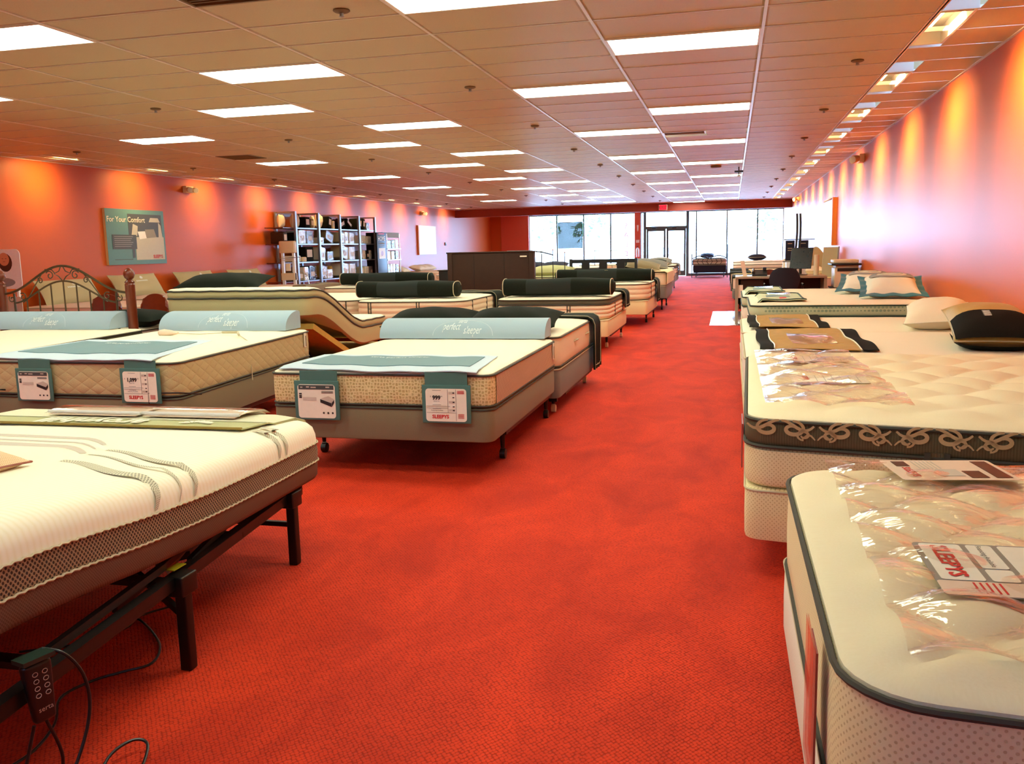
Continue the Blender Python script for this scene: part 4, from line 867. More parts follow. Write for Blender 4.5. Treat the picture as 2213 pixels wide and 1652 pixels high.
m = MB(); m.box(-5.72, -4.18, 8.6, 10.15, .12, .24); m.build('base_box', 'black', t)
for x in (-5.6, -4.3):
    for y in (8.75, 10.0): MB().tube([(x, y, 0), (x, y, .13)], .03, 10).build('leg', 'black', t)
for x in (-5.4, -4.5): MB().tube([(x, 8.9, .2), (x, 8.55, .56)], .03, 8).build('lift_arm', 'black', t)
p = pillow('dark green body pillow leaning behind the raised olive mattress', 1.0, .42, .17, 'dkgreen', seam='dkgreen'); place(p, (-5.36, 8.62, 1.13), (math.radians(14), 0, math.radians(2)))
# poster bed with wooden posts and bronze scroll headboard
t = thing('post_headboard', 'wooden-posted headboard with bronze metal scrollwork, left of the raised mattress', 'headboard', (-6.9, 8.0, 0))
for x in (-7.70, -6.085):
    pr = [(.048, 0), (.05, .1), (.05, 1.13), (.052, 1.135), (.045, 1.15), (.052, 1.165), (.035, 1.18), (.028, 1.19), (.045, 1.205), (.056, 1.235), (.056, 1.26), (.042, 1.29), (.02, 1.305), (.004, 1.31)]
    po = MB().lathe((x, 8.0, 0), pr, 20).build('post', 'wood', t)
HX = -6.9; HW = .80
def hb(u, z): return (HX+u*HW, 8.0, z)
def arch(z0, zc, n=30, w=1): return [hb(-w+2*w*k/n, z0+(zc-z0)*(.5+.5*math.cos(PI*(-1+2*k/n)))**1.1) for k in range(n+1)]
MB().tube(arch(1.055, 1.345), .013, 8).build('top_rail', 'bronze', t)
MB().tube([hb(-.8+1.6*k/30, .955+(1.185-.955)*(.5+.5*math.cos(PI*(-1+2*k/30)))**.85) for k in range(31)], .010, 8).build('middle_rail', 'bronze', t)
MB().tube([hb(-.98, .62), hb(.98, .62)], .012, 8).build('lower_rail', 'bronze', t)
for u in (-.8, .8): MB().tube([hb(u, .3), hb(u, 1.06)], .012, 8).build('stile', 'bronze', t)
for k in range(7): u = -.6+.2*k; zt = .955+(1.185-.955)*(.5+.5*math.cos(PI*u/.8))**.85; MB().tube([hb(u, .62), hb(u, zt)], .008, 6).build('spindle', 'bronze', t)
def spiral(cu, cz, r0, turns, a0, dirn, w=.006):
    pts = []
    for k in range(30):
        s = k/29; r = r0*(1-.75*s); a = a0+dirn*turns*2*PI*s; pts.append(hb(cu+r*math.cos(a)/HW, cz+r*math.sin(a)))
    return MB().tube(pts, w, 6)
for cu, cz, r0, a0, dn in ((-.20, 1.245, .05, 2.6, -1), (.20, 1.245, .05, .54, 1), (-.36, 1.19, .035, 2.6, -1), (.36, 1.19, .035, .54, 1), (-.66, 1.02, .045, 2.2, -1), (.66, 1.02, .045, .9, 1), (-.84, 1.0, .04, 2.4, 1), (.84, 1.0, .04, .8, -1)):
    spiral(cu, cz, r0, 1.15, a0, dn).build('scroll', 'bronze', t)
for s in (-1, 1):
    MB().tube([hb(s*.02, 1.335), hb(s*.05, 1.29), hb(s*.13, 1.262), hb(s*.06, 1.235), hb(s*.01, 1.19)], .006, 6).build('scroll', 'bronze', t)
    MB().tube([hb(s*.27, 1.31), hb(s*.16, 1.305), hb(s*.12, 1.27)], .006, 6).build('scroll', 'bronze', t)
    MB().tube([hb(s*.3, 1.29), hb(s*.45, 1.14), hb(s*.58, 1.0), hb(s*.66, .96)], .006, 6).build('scroll', 'bronze', t)
qK = quad(-7.66, -6.1, 8.1, 10.15)
bed('white mattress behind the wooden-posted scroll headboard', qK, .2, .42, .66, dict(side='white', top='cream', group='cream mattresses'), 'ivory', 'box spring behind the scroll headboard', 'frame behind the scroll headboard')
p = pillow('black pillow on the bed behind the right wooden post', .85, .48, .2, 'dkgreen', seam='dkgreen'); place(p, (-6.42, 8.45, .75), (math.radians(4), 0, math.radians(-3)))
t = thing('bed_post', 'short wooden footboard post with ball finial past the black pillow', 'bed post', (-6.75, 10.3, 0)); MB().lathe((-6.75, 10.3, 0), [(.04, 0), (.045, .1), (.045, .75), (.03, .78), (.04, .79)], 16).build('post', 'wood', t); MB().lathe((-6.75, 10.3, .79), [(.01, 0), (.045, .02), (.055, .055), (.045, .09), (.01, .11)], 16).build('ball_finial', 'wood', t)
# wooden chairs seen past the headboard
def chair(label, x, y, rz):
    t = thing('wooden_chair', label, 'chair', (0, 0, 0), 'brown wooden chairs by the left wall')
    MB().sheet(lambda u, v: (.2*math.cos(PI*(1-u))*(1 if v < .99 else .9), -.2+.03*math.sin(PI*u), .62+.30*v*(math.sin(PI*max(.03, min(.97, u)))**.35)), 14, 6, .02).build('backrest', 'wood', t)
    MB().bevbox(-.2, .2, -.2, .2, .42, .45, .012).build('seat', 'wood', t)
    for a in (-.17, .17):
        MB().tube([(a, -.18, 0), (a, -.18, .66)], .016, 8).build('leg', 'bronze', t); MB().tube([(a, .17, 0), (a, .17, .43)], .016, 8).build('leg', 'bronze', t)
    place(t, (x, y, 0), (0, 0, rz)); return t
chair('brown round-backed chair behind the scroll headboard, right one', -7.63, 9.1+1.6, .0); chair('brown round-backed chair behind the scroll headboard, left one', -8.45, 10.7, .25)
# ---- wall beds on the left, heads against the wall
W = [('khaki', 11.95, 13.5, .66, 'blush mattress by the left wall behind the scroll headboard'), ('khaki', 13.65, 15.35, .69, 'blush mattress by the left wall below the comfort poster'), ('khaki', 15.65, 17.25, .69, 'blush mattress by the left wall behind the big dark pillow'), ('khaki', 17.5, 19.35, .68, 'blush mattress by the left wall next to the white display stand'), ('w', 27.15, 28.7, .70, 'pale mattress by the left wall beyond the shelving'), ('w', 28.9, 30.7, .70, 'pale mattress by the left wall below the white canvas')]
pl = ['khaki pillow leaning on the left wall behind the scroll headboard', 'khaki pillow with a white emblem leaning below the comfort poster', 'khaki pillow leaning on the left wall behind the big dark pillow', 'khaki pillow leaning on the left wall nearest the shelving']
for i, (kd, y0, y1, zt, lab) in enumerate(W):
    q = quad(-11.12, -9.1 if i < 4 else -9.2, y0, y1)
    bed(lab, q, .2 if i < 4 else 0, .44, zt, dict(side='pinkm', top='pinkm', pipe='tanpipe', r=.12, tuft=.012, tx=.28, ty=.28, group='blush mattresses along the left wall'), 'grey' if i < 4 else 'white', 'box spring under '+lab.replace('mattress ', 'bed '), 'frame under '+lab.replace('mattress ', 'bed '), frame=(i < 4))
    if i < 4:
        p = pillow(pl[i], 1.35, .46, .27, 'beigep', group='khaki pillows along the left wall'); f = pill_surface(1.35, .46, .27)
        m = MB()
        for k in range(5): a = PI*.2+k*.5; m.add([f(-.03+.01*k, .08+.01*k, .004), f(.01+.012*k, .10+.004*k, .004), f(.02+.01*k, .07+.002*k, .004), f(-.01+.012*k, .05, .004)], [(0, 3, 2, 1)])
        for k in range(9): f0 = -.16+.036*k; m.add([f(f0, .0, .004), f(f0+.024, .0, .004), f(f0+.024, .028, .004), f(f0, .028, .004)], [(0, 1, 2, 3)])
        m.build('emblem_print', 'whitei', p, smooth=False); place(p, (-10.88, (y0+y1)/2+.02, zt+.21), (math.radians(60), 0, math.radians(90)))
for y, z, lab in ((27.6, .78, 'white pillow by the left wall beyond the shelving'), (29.2, .80, 'tan-sided pillow on the pale bed below the white canvas'), (29.75, .80, 'middle white pillow on the pale bed below the white canvas'), (30.3, .80, 'far white pillow on the pale bed below the white canvas')):
    p = pillow(lab, .7, .45, .2, 'white', group='white pillows on the pale beds by the left wall'); place(p, (-10.6, y, z+.02), (math.radians(14), 0, math.radians(90)))
p = thing('chrome_clip_lamp', 'small chrome lamp standing on the fourth blush mattress', 'lamp', (-9.4, 18.6, .72)); MB().lathe((-9.4, 18.6, .70), [(.09, 0), (.09, .012), (.012, .03)], 16).build('base', 'chrome', p); MB().tube([(-9.4, 18.6, .72), (-9.42, 18.6, .85), (-9.46, 18.6, .93), (-9.5, 18.6, .94)], .01, 8).build('stem', 'chrome', p); MB().lathe((-9.25, 18.7, .70), [(.05, 0), (.06, .03), (.03, .06)], 12).build('shade', 'chrome', p)
# grey folded bedding at the foot of the fourth wall bed
t = thing('folded_blanket', 'grey folded blanket draped over the foot of the fourth blush mattress', 'blanket', (-9.0, 19, .7)); MB().sheet(lambda u, v: (-9.35+.33*min(u*1.6, 1)+.02*math.sin(7*v), 17.7+1.7*v, .725-max(0, u-.62)*1.0+.008*math.sin(9*v+3*u)), 14, 16, .03).build('blanket_cloth', 'taupe', t)
# dark panel headboard etc behind C/E
t = thing('wooden_headboard', 'tall plain espresso wood headboard panel standing behind the ladder-strapped mattress', 'headboard', (-4.1, 15, 0))
MB().bevbox(-4.86, -3.34, 15.0, 15.06, .35, 1.35, .008).build('panel', 'dkwood', t)
for x in (-4.84, -3.36): MB().bevbox(x-.045, x+.045, 14.985, 15.12, 0, 1.36, .008).build('post', 'dkwood', t)
MB().bevbox(-4.9, -3.3, 14.98, 15.14, 1.35, 1.375, .006).build('top_cap', 'dkwood', t); MB().box(-3.56, -3.44, 14.975, 14.984, 1.27, 1.295).build('label_sticker', 'card', t)
for x in (-4.4, -3.85): MB().box(x-.002, x+.002, 14.996, 15.0, .4, 1.34).build('panel_groove', 'black', t)
qH0 = quad(-4.85, -3.35, 15.2, 17.2); bed('cream mattress hidden behind the espresso headboard panel', qH0, .2, .45, .72, dict(side='white', top='cream', group='cream mattresses'), 'ivory', 'box spring behind the espresso headboard', 'frame behind the espresso headboard')
t = thing('low_cabinet', 'black low chest end seen at the left of the espresso headboard', 'chest', (-5.5, 18, 0)); MB().bevbox(-6.0, -5.55, 17.8, 18.3, .0, .98, .01).build('case', 'black', t); MB().bevbox(-6.02, -5.53, 17.78, 18.32, .98, 1.0, .006).build('top', 'black', t)
# black slotted headboard
t = thing('slotted_headboard', 'black wooden headboard with four small window slots', 'headboard', (-2.8, 19, 0)); y = 19.0; xa, xb = -3.42, -1.98; z0, z1 = .4, 1.15; sl = [(-3.35, -3.15), (-2.98, -2.77), (-2.60, -2.39), (-2.22, -2.01)]
m = MB(); m.box(xa, xb, y, y+.05, z0, .95); m.box(xa, xb, y, y+.05, 1.07, z1); xs = [xa]+[v for s in sl for v in s]+[xb]
for i in range(0, len(xs), 2): m.box(xs[i], xs[i+1], y, y+.05, .95, 1.07)
m.build('panel', 'black', t, smooth=False)
for x in (xa+.03, xb-.0): MB().bevbox(x-.03, x+.03, y-.01, y+.08, 0, 1.16, .006).build('post', 'black', t)
# slim metal arched headboard left of it
t = thing('metal_headboard', 'slim dark metal headboard with thin spindles between espresso and black headboards', 'headboard', (-3.6, 18.2, 0))
MB().tube([(-4.6, 18.2, 1.36), (-4.1, 18.2, 1.36), (-3.85, 18.2, 1.33), (-3.62, 18.2, 1.27)], .014, 8).build('curved_rail', 'black', t); MB().tube([(-4.6, 18.2, .62), (-3.1, 18.2, .62)], .012, 8).build('lower_rail', 'black', t)
for x, z in ((-3.62, 1.36), (-3.37, 1.3), (-3.14, .95), (-3.86, 1.3), (-4.1, 1.3), (-4.35, 1.3), (-4.6, 1.36)): MB().tube([(x, 18.2, .0 if x in (-4.6, -3.14) else .6), (x, 18.2, z)], .009, 6).build('spindle', 'black', t)
MB().lathe((-3.62, 18.2, 1.36), [(.008, 0), (.018, .012), (.008, .03)], 10).build('finial', 'redcard', t); MB().lathe((-3.37, 18.2, 1.3), [(.008, 0), (.018, .012), (.008, .03)], 10).build('finial', 'redcard', t)
qI = quad(-4.6, -3.1, 18.4, 20.4); bed('olive-grey mattress behind the slim metal headboard', qI, .2, .5, .82, dict(side='mint', top='sage', pipe='greenpipe', r=.12, group='cream mattresses'), 'ivory', 'box spring behind the slim metal headboard', 'frame behind the slim metal headboard')
p = pillow('sage green pillow on the bed behind the slim metal headboard', .95, .5, .22, 'sage'); place(p, (-3.75, 18.75, .93), (math.radians(8), 0, 0))
# G and H and farther middle beds
qG = quad(-3.02, -1.36, 19.25, 21.3)
t = mattress('tan-covered mattress by the aisle past the black slotted headboard', qG, .56, .83, side='tan' if False else 'puff', top='cream', pipe='tanpipe', r=.1, group='far aisle mattresses'); foundation('grey-skirted base under the tan-covered aisle mattress', qG, .28, .56, 'grey'); bed_frame('frame under the tan-covered aisle mattress', qG, .28, 'black')
t = thing('cover_sheet', 'smooth tan sheet wrapped over the corner of the aisle mattress past the slotted headboard', 'sheet', (-1.7, 20.2, .8)); MB().sheet(lambda u, v: (-2.4+1.07*min(1, u*1.3) if u < .77 else -1.33, 19.22+2.1*v, .868 if u < .74 else .868-(u-.74)*1.05), 22, 10, .012).build('sheet_cloth', 'ivory', t)
for a in ((-1.9, 19.8, .98, .5, 'grey flanged pillow on the tan-covered aisle bed', 'taupe'), (-2.2, 20.3, 1.0, .7, 'dark grey pillow behind the flanged one on the tan-covered bed', 'dkpanel'), (-1.8, 20.9, 1.0, .6, 'far grey pillow on the tan-covered aisle bed', 'grey')):
    p = pillow(a[4], .75, .5, .18, a[5], group='grey pillows on far aisle beds'); place(p, a[:3], (math.radians(14), math.radians(8), .1))
FB = [(-3.4, -1.55, 23.2, 25.2, 'far aisle mattress third past the slotted headboard', .80), (-3.5, -1.7, 27.8, 29.9, 'plaid-striped far aisle mattress with grey skirt near the door', .80), (-5.6, -3.9, 22.5, 24.5, 'far mattress beneath dark pillows left of the aisle', .80), (-5.8, -4.1, 27.5, 29.5, 'far mattress in front of the middle window', .78), (-8.2, -6.4, 24, 26, 'far mattress in front of the left window', .72), (-8.5, -6.8, 30, 32, 'farthest mattress under the left window', .72), (-5.6, -4.0, 33, 35, 'farthest mattress under the middle window', .74)]
for i, (a, b, c, d, lab, zt) in enumerate(FB):
    q = quad(a, b, c, d); bed(lab, q, .3, .52, zt, dict(side='puff', style='puff', rows=2, top='cream', r=.15, band='band' if i % 2 else None, bandz=.06, straps=((1, .3, .012, 'one'), (1, .7, .012, 'one'), (0, .8, .012, 'one')), group='far aisle mattresses'), 'grey', 'grey base under the '+lab, 'frame under the '+lab, fmat='black')
for x, y, z, mt, lab in ((-2.0, 23.6, .95, 'dkpanel', 'dark far pillow above the right end of the slotted headboard'), (-1.9, 24.3, .97, 'grey', 'grey far pillow above the slotted headboard end'), (-2.5, 23.7, .95, 'navy', 'navy far pillow above the slotted headboard'), (-4.5, 22.9, .95, 'navy', 'navy far pillow above the left of the slotted headboard'), (-5.1, 22.9, .95, 'navy', 'navy far pillow left of the slotted headboard'), (-2.2, 28.2, .93, 'white', 'white far pillow on the striped aisle mattress')):
    p = pillow(lab, .7, .5, .2, mt, group='far pillows'); place(p, (x, y, z), (math.radians(12), 0, .05))
throw('grey throw over the foot of the striped far aisle mattress', -3.2, -1.68, 29.0, 29.8, .81, .35, mat='grey', group='far foot throws')
t = thing('thin_metal_headboard', 'thin rectangular metal headboard outlined against the middle window', 'headboard', (-4.3, 33, 0))
for x in (-4.97, -3.72): MB().tube([(x, 33, 0), (x, 33, 1.28)], .012, 6).build('post', 'bronze', t)
MB().tube([(-4.97, 33, 1.26), (-3.72, 33, 1.265)], .014, 6).build('top_rail', 'rust', t)
# far end bed with butterfly footboard
qX = quad(-1.62, -.22, 39.0, 41.0)
bed('far white mattress behind the scrolled footboard beside the door', qX, .28, .5, .78, dict(side='white', top='white', pipe='piping', group='far end mattresses'), 'navy', 'navy-skirted base beside the glass door', 'black frame beside the glass door', fmat='black')
t = thing('scroll_footboard', 'black metal footboard with scroll pattern and wheels beside the glass door', 'footboard', (-.9, 38.9, 0))
for x in (-1.66, -.18): MB().tube([(x, 38.9, .05), (x, 38.9, 1.02 if x < -1 else 1.4)], .02, 8).build('post', 'black', t); MB().lathe((x-.02, 38.9, .045), [(.02, 0), (.045, .005), (.045, .035), (.02, .04)], 12, 'x').build('wheel', 'caster', t)
MB().tube([(-1.66+1.48*k/20, 38.9, .80+.13*abs(math.sin(2*PI*k/20))) for k in range(21)], .02, 8).build('top_rail', 'black', t)
for z in (.70, .56, .17): MB().tube([(-1.66, 38.9, z), (-.18, 38.9, z)], .016, 6).build('cross_rail', 'black', t)
for s in (-1, 1):
    for k in range(3): MB().tube([(-.92+s*(.05+.2*k), 38.9, .80), (-.92+s*(.12+.2*k), 38.9, .68), (-.92+s*(.04+.2*k), 38.9, .56)], .012, 6).build('scroll', 'black', t)
MB().box(-1.6, -.24, 38.88, 38.9, .2, .52).build('skirt_panel', 'navy', t)
p = pillow('blue pillow on the far end bed beside the door', .6, .4, .2, 'navy'); place(p, (-1.05, 40.2, .92), (.3, 0, 0)); throw('dark cloth along the top of the far end mattress', -1.6, -.25, 39.05, 39.5, .79, .25, side=-1, mat='navy', group='far foot throws')
# ================================================================ BEDS OF THE RIGHT SIDE
# R1
q1 = [(.20, 1.50), (2.12, 1.34), (2.15, 3.12), (.19, 3.06)]
bed('nearest right mattress, cream quilted damask under a clear vinyl sheet with the 1,199 card', q1, .10, .36, .665, dict(side='dotted', top='creamtuft', r=.16, tuft=.036, tx=.30, ty=.30, hi=True, group='tufted mattresses under vinyl'), 'white', 'white box spring under the nearest right mattress', 'low frame under the nearest right mattress', fmat='black')
H1 = crown(.014, .036, .30, .30)
def s1(x, y, off=0):
    s = .8 if .35 < x < 2 and 1.65 < y < 2.9 else .97; e = max(abs((x-1.165)/.965), abs((y-2.25)/.8)); return (x, y, .668+max(0, H1(x, y, min(1, e)))*.8+.010+off)
t = thing('vinyl_sheet', 'clear wrinkled vinyl sheet over the nearest right mattress', 'protective sheet', (.8, 2.3, .7), 'clear vinyl sheets')
def v1(u, v):
    x = .315+1.35*u; y = 1.57+1.52*v; wr = .004*math.sin(17*u+9*v+4*math.sin(5*v))+.003*math.sin(33*v+5*math.sin(6*u)); return s1(x, y, .012+max(-.006, wr))
MB().sheet(v1, 90, 90, .0008).build('vinyl_film', 'vinyl', t)
def flat_card(lab, O, U, V, W, H, price=None, group=None, base='card', th=.0012):
    t = thing('price_card' if price else 'info_card', lab, 'sign card', O, group); cd_ = Card(O, U, V); cd_.rrect(MB(), 0, W, 0, H, .012, 0, th).build('paper_card', base, t, smooth=False); return t, cd_
# 1,199 price card: reads along -y with letter tops towards +x
zc = .716
W1, H1c = .30, .40
t, cd_ = flat_card('large price card reading 1,199 under vinyl on the nearest right mattress', (.42, 2.165, zc-.004), (.04, -1, -.03), (1, .03, 0), W1, .42, '1', 'cards under vinyl', 'greyi')
for u0, u1, v0, v1_ in ((.03, .74, .03, .24), (.03, .50, .27, .40), (.03, .74, .43, .98), (.52, .74, .27, .40)):
    cd_.rrect(MB(), u0*W1, u1*W1, v0*.42, v1_*.42, .008, .002, .0008).build('white_field', 'card', t, smooth=False)
cd_.rrect(MB(), .76*W1, 1.0*W1, .0*.42, .98*.42, .008, .002, .0008).build('side_field', 'cardp', t, smooth=False)
m = MB(); cd_.text(m, 'SLEEPYS', .385*W1, .12*.42, .052, .0045, bold=.03)
for k in range(5): cd_.rect(m, .79*W1, .97*W1, (.16+.03*k)*.42, (.17+.03*k)*.42, .004, .0005)
m.build('red_print', 'red', t, smooth=False)
m = MB(); cd_.text(m, 'Financing Available', .27*W1, .33*.42, .017, .0045); cd_.text(m, '$ 1,199', .30*W1, .70*.42, .05, .0045, bold=.02); cd_.text(m, '99', .60*W1, .715*.42, .022, .0045); cd_.text(m, 'Queen Set', .3*W1, .56*.42, .016, .0045)
for k in range(5): cd_.rect(m, .66*W1, .71*W1, (.48+.09*k)*.42, (.50+.09*k)*.42, .0045, .0005)
m.build('black_print', 'ink', t, smooth=False)
t, cd_ = flat_card('smaller information card under vinyl at the far side of the nearest right mattress', (.47, 2.98, zc-.002), (.15, -.99, 0), (1, .15, 0), .24, .33, None, 'cards under vinyl', 'cardp')
m = MB(); cd_.text(m, 'SLEEPYS', .15, .05, .032, .003, bold=.03); m.build('red_print', 'red', t, smooth=False)
m = MB(); cd_.rect(m, .02, .22, .27, .315, .002, .0008); cd_.rect(m, .14, .22, .20, .25, .002, .0008); cd_.rect(m, .02, .08, .03, .07, .002, .0008); m.build('dark_print', 'rust', t, smooth=False)
m = MB(); [cd_.rect(m, .02, .11, .09+.012*k, .094+.012*k, .002, .0006) for k in range(6)]; cd_.rect(m, .12, .2, .12, .19, .002, .0006); m.build('grey_print', 'lgrey', t, smooth=False)
t = thing('side_card_pocket', 'dull red card in a clear pocket on the aisle side of the nearest right mattress', 'card holder', (.17, 1.9, .5)); MB().box(.172, .176, 1.72, 1.84, .36, .62).build('red_card', 'redcard', t, smooth=False); MB().box(.164, .168, 1.69, 1.86, .345, .645).build('clear_pocket', 'vinyl2', t, smooth=False)
# R2
q2 = [(.07, 3.80), (2.14, 3.42), (2.14, 6.0), (.11, 6.0)]
bed('king pillow-top mattress with dark scrollwork band, second on the right', q2, .15, .385, .70, dict(side='dotted', top='creamtuft', band='wavebase', bandz=.10, r=.13, tuft=.036, tx=.38, ty=.38, hi=True, group='tufted mattresses under vinyl'), 'dotted', 'cream dotted box spring under the scrollwork-banded mattress', 'low frame under the scrollwork-banded mattress', fmat='black')
m2 = [o for o in bpy.data.objects if o.name.startswith('mattress') and o.get('label', '').startswith('king pillow-top')][0]
# scrollwork ribbons on the near band
d2 = Vector((2.07, -.38, 0)); L2 = d2.length; d2 = d2.normalized(); n2 = Vector((d2.y, -d2.x, 0))
def bandp(s, h, off=.012): p = Vector((.07, 3.80, 0))+d2*s+n2*off; return (p.x, p.y, .605+h)
m = MB()
def rib2(pts, wd):
    P = [Vector(bandp(a, b)) for a, b in pts]; vs = []
    for i, p in enumerate(P):
        d = (P[min(i+1, len(P)-1)]-P[max(i-1, 0)]).normalized(); q = d.cross(n2).normalized(); e = wd*(.5+.5*math.sin(PI*(i+.5)/len(P))); vs += [p-q*e, p+q*e]
    m.add(vs, [(2*i, 2*i+2, 2*i+3, 2*i+1) for i in range(len(P)-1)])
per = .29; s0 = .14
while s0 < L2-.1:
    for sg in (-1, 1):
        pts = []
        for k in range(26): u = k/25; r = .038*(1-.72*u); a = (PI*.5 if sg > 0 else PI*.5)-sg*u*1.35*2*PI*.8; pts.append((s0+sg*.05+r*math.cos(a)*1.35, .048+r*math.sin(a)*.9))
        rib2(pts, .0085)
        rib2([(s0+sg*(.005+.13*k/10), .082-.06*math.sin(PI*k/10*.9)*(k/10)) for k in range(11)], .007)
        pts = []
        for k in range(18): u = k/17; r = .022*(1-.6*u); a = -PI*.5+sg*u*1.2*2*PI; pts.append((s0+per/2+sg*.05+r*math.cos(a)*1.3, .024+r*math.sin(a)))
        rib2(pts, .006); rib2([(s0+per/2+sg*(.005+.05*k/6), .006+.02*math.sin(PI*k/6)) for k in range(7)], .004)
    s0 += per
m.build('band_scrollwork', fabric('pale_damask_scroll', (206, 180, 132), (194, 166, 118), 'knit', 200, .1), m2, kind='stuff')
m = MB()
for off in (-.035, .035): p = Vector(bandp(.735+off, 0, .006)); m.obox((p.x, p.y, .49), d2*.022, n2*.014, (0, 0, .2))
m.build('border_strap', 'piping', m2); p = Vector(bandp(.735, 0, .003)); MB().obox((p.x, p.y, .49), d2*.05, n2*.012, (0, 0, .2)).build('strap_inlay', 'wavebase', m2)
p = Vector(bandp(1.53, 0, .006)); MB().obox((p.x, p.y, .49), d2*.022, n2*.014, (0, 0, .2)).build('border_strap', 'piping', m2)
H2 = crown(.014, .036, .38, .38)
t = thing('vinyl_sheet', 'clear wrinkled vinyl sheet over the aisle end of the king pillow-top', 'protective sheet', (.4, 4.8, .72), 'clear vinyl sheets')
def v2(u, v):
    x = .15+(.60-.06*v)*u; y = 3.90+2.0*v; e = max(abs((x-1.12)/1.02), abs((y-4.85)/1.1)); z = .703+max(0, H2(x, y, min(1, e)))*.8; return (x, y, z+.026+max(-.008, .007*math.sin(9*u+17*v+3*math.sin(9*v))+.003*math.sin(31*v+5*u)))
MB().sheet(v2, 50, 110, .0008).build('vinyl_film', 'vinyl', t)
for y, lab, pr in ((4.75, 'price card under vinyl on the scrollwork-banded mattress', 1), (5.55, 'tan information card under vinyl at the far side of the scrollwork-banded mattress', 0)):
    t, cd_ = flat_card(lab, (.30, y, .735), (0, -1, 0), (1, 0, 0), .24, .36, pr, 'cards under vinyl', 'card' if pr else 'cardp'); m = MB()
    cd_.text(m, 'SLEEPYS', .1, .07, .035, .003, bold=.03); m.build('red_print', 'red', t, smooth=False); m = MB(); [cd_.rect(m, .01, .23, .12+.04*k, .122+.04*k, .002, .0006) for k in range(6)]; m.build('rule_lines', 'greyi', t, smooth=False)
t = MB().box(.055, .06, 4.0, 4.25, .42, .62).build('side_card', 'redcard'); tag(t, 'dull pink card on the aisle side of the scrollwork-banded mattress', 'sign card')
# R3 a, b
for (y0, y1, lab, zt) in ((6.15, 7.95, 'cream mattress under the near tan suede runner', .655), (8.02, 9.55, 'cream mattress under the far tan suede runner', .65)):
    q = quad(.10, 2.14, y0, y1); bed(lab, q, .15, .38, zt, dict(side='white', top='cream', pipe='tanpipe', r=.12, tuft=.004, group='cream mattresses with suede runners'), 'ivory', 'box spring of '+lab, 'frame of '+lab, fmat='black')
def runner(lab, x0, x1, y0, y1, z, skew=0):
    t = thing('suede_runner', lab, 'runner', ((x0+x1)/2, (y0+y1)/2, z), 'tan suede runners')
    f = lambda u, v, o=0: (x0+(x1-x0)*u+.008*math.sin(9*v)*1, y0+(y1-y0)*v+skew*u, z+.024+o+.006*math.sin(11*v+5*u)+.004*math.sin(26*u)*math.sin(9*v))
    MB().sheet(lambda u, v: f(.13+.72*u, v), 30, 24, .005).build('suede_centre', 'tan', t)
    for a, b in ((0, .12), (.87, 1)): MB().sheet(lambda u, v: f(a+(b-a)*u, v, .001), 5, 24, .005).build('black_edge', 'blk', t)
    m = MB()
    for a in (.127, .857): m.tube([f(a, k/24, .003) for k in range(25)], .005, 5)
    m.build('cream_cord', 'card', t)
    MB().sheet(lambda u, v: f(.3+.4*u, .22+.5*v, .006+.006*math.sin(PI*v)), 12, 8, .001).build('clear_card_sleeve', 'vinyl2', t)
    m = MB(); cdm = lambda x, y: f(.5+x, .42+y, .012); m.add([f(.36, .55, .007), f(.62, .55, .007), f(.62, .62, .007), f(.36, .62, .007)], [(0, 1, 2, 3)]); m.build('dark_mark', 'rust', t)
    return t
runner('near tan suede runner with black edges on the right', .20, .98, 6.35, 7.85, .665); runner('far tan suede runner with black edges on the right', .16, .84, 8.1, 9.45, .66)
p = pillow('cream gathered pillow by the right wall, beside the gold one', .75, .5, .24, 'cream', seam='card'); place(p, (1.74, 8.35, .78), (math.radians(-4), math.radians(-8), math.radians(78)))
p = pillow('gold and black satin bolster pillow by the right wall', 1.2, .54, .26, 'goldpil'); f = pill_surface(1.2, .54, .26)
MB().grid(lambda u, v: f(-.59+.50*u, -.26+.52*v, .004), 14, 14).build('black_half', 'blk', p); MB().grid(lambda u, v: (lambda q: (q[0], q[1], -q[2]))(f(-.59+.50*u, -.26+.52*v, .004)), 14, 14, flip=True).build('black_half', 'blk', p)
m = MB(); text_into(m, 'Trump', .1, lambda x, y: f(-.2-y, x+.05, .006)) if False else [m.add([f(-.30+.03*k, .02, .007), f(-.285+.03*k, .02, .007), f(-.28+.03*k, .07, .007), f(-.30+.03*k, .06, .007)], [(0, 1, 2, 3)]) for k in range(6)]; m.build('white_script', 'whitei', p)
place(p, (1.80, 6.95, .80), (0, math.radians(-6), math.radians(82)))
# R4 a, b
for (y0, y1, lab, zt, mt) in ((9.75, 11.4, 'cream mattress with a dotted pale green border', .775, 'mint'), (11.5, 13.1, 'cream mattress behind the green-bordered one, in front of the desk', .765, 'mint')):
    q = quad(.20 if y0 < 11 else .14, 2.14, y0, y1); bed(lab, q, .2, .46, zt, dict(side='white', top='cream', band='mint', bandz=.10, pipe='greenpipe', r=.12, tuft=.003, group='pale green-bordered mattresses'), 'ivory', 'box spring of '+lab, 'frame of '+lab, fmat='black')
m4 = [o for o in bpy.data.objects if o.get('label', '').startswith('cream mattress with a dotted')][0]; m = MB()
for i in range(46):
    x = .36+.038*i; 
    for j, zz in enumerate((.70, .735)):
        r = .005+.011*abs(math.sin(i*.235+.8)); cxx = x+(.019 if j else 0); m.add([(cxx+r*math.cos(a), 9.742, zz+r*math.sin(a)*.8) for a in [2*PI*k/10 for k in range(10)]], [list(range(10))])
m.build('printed_dots', 'mintd', m4, kind='stuff', smooth=False)
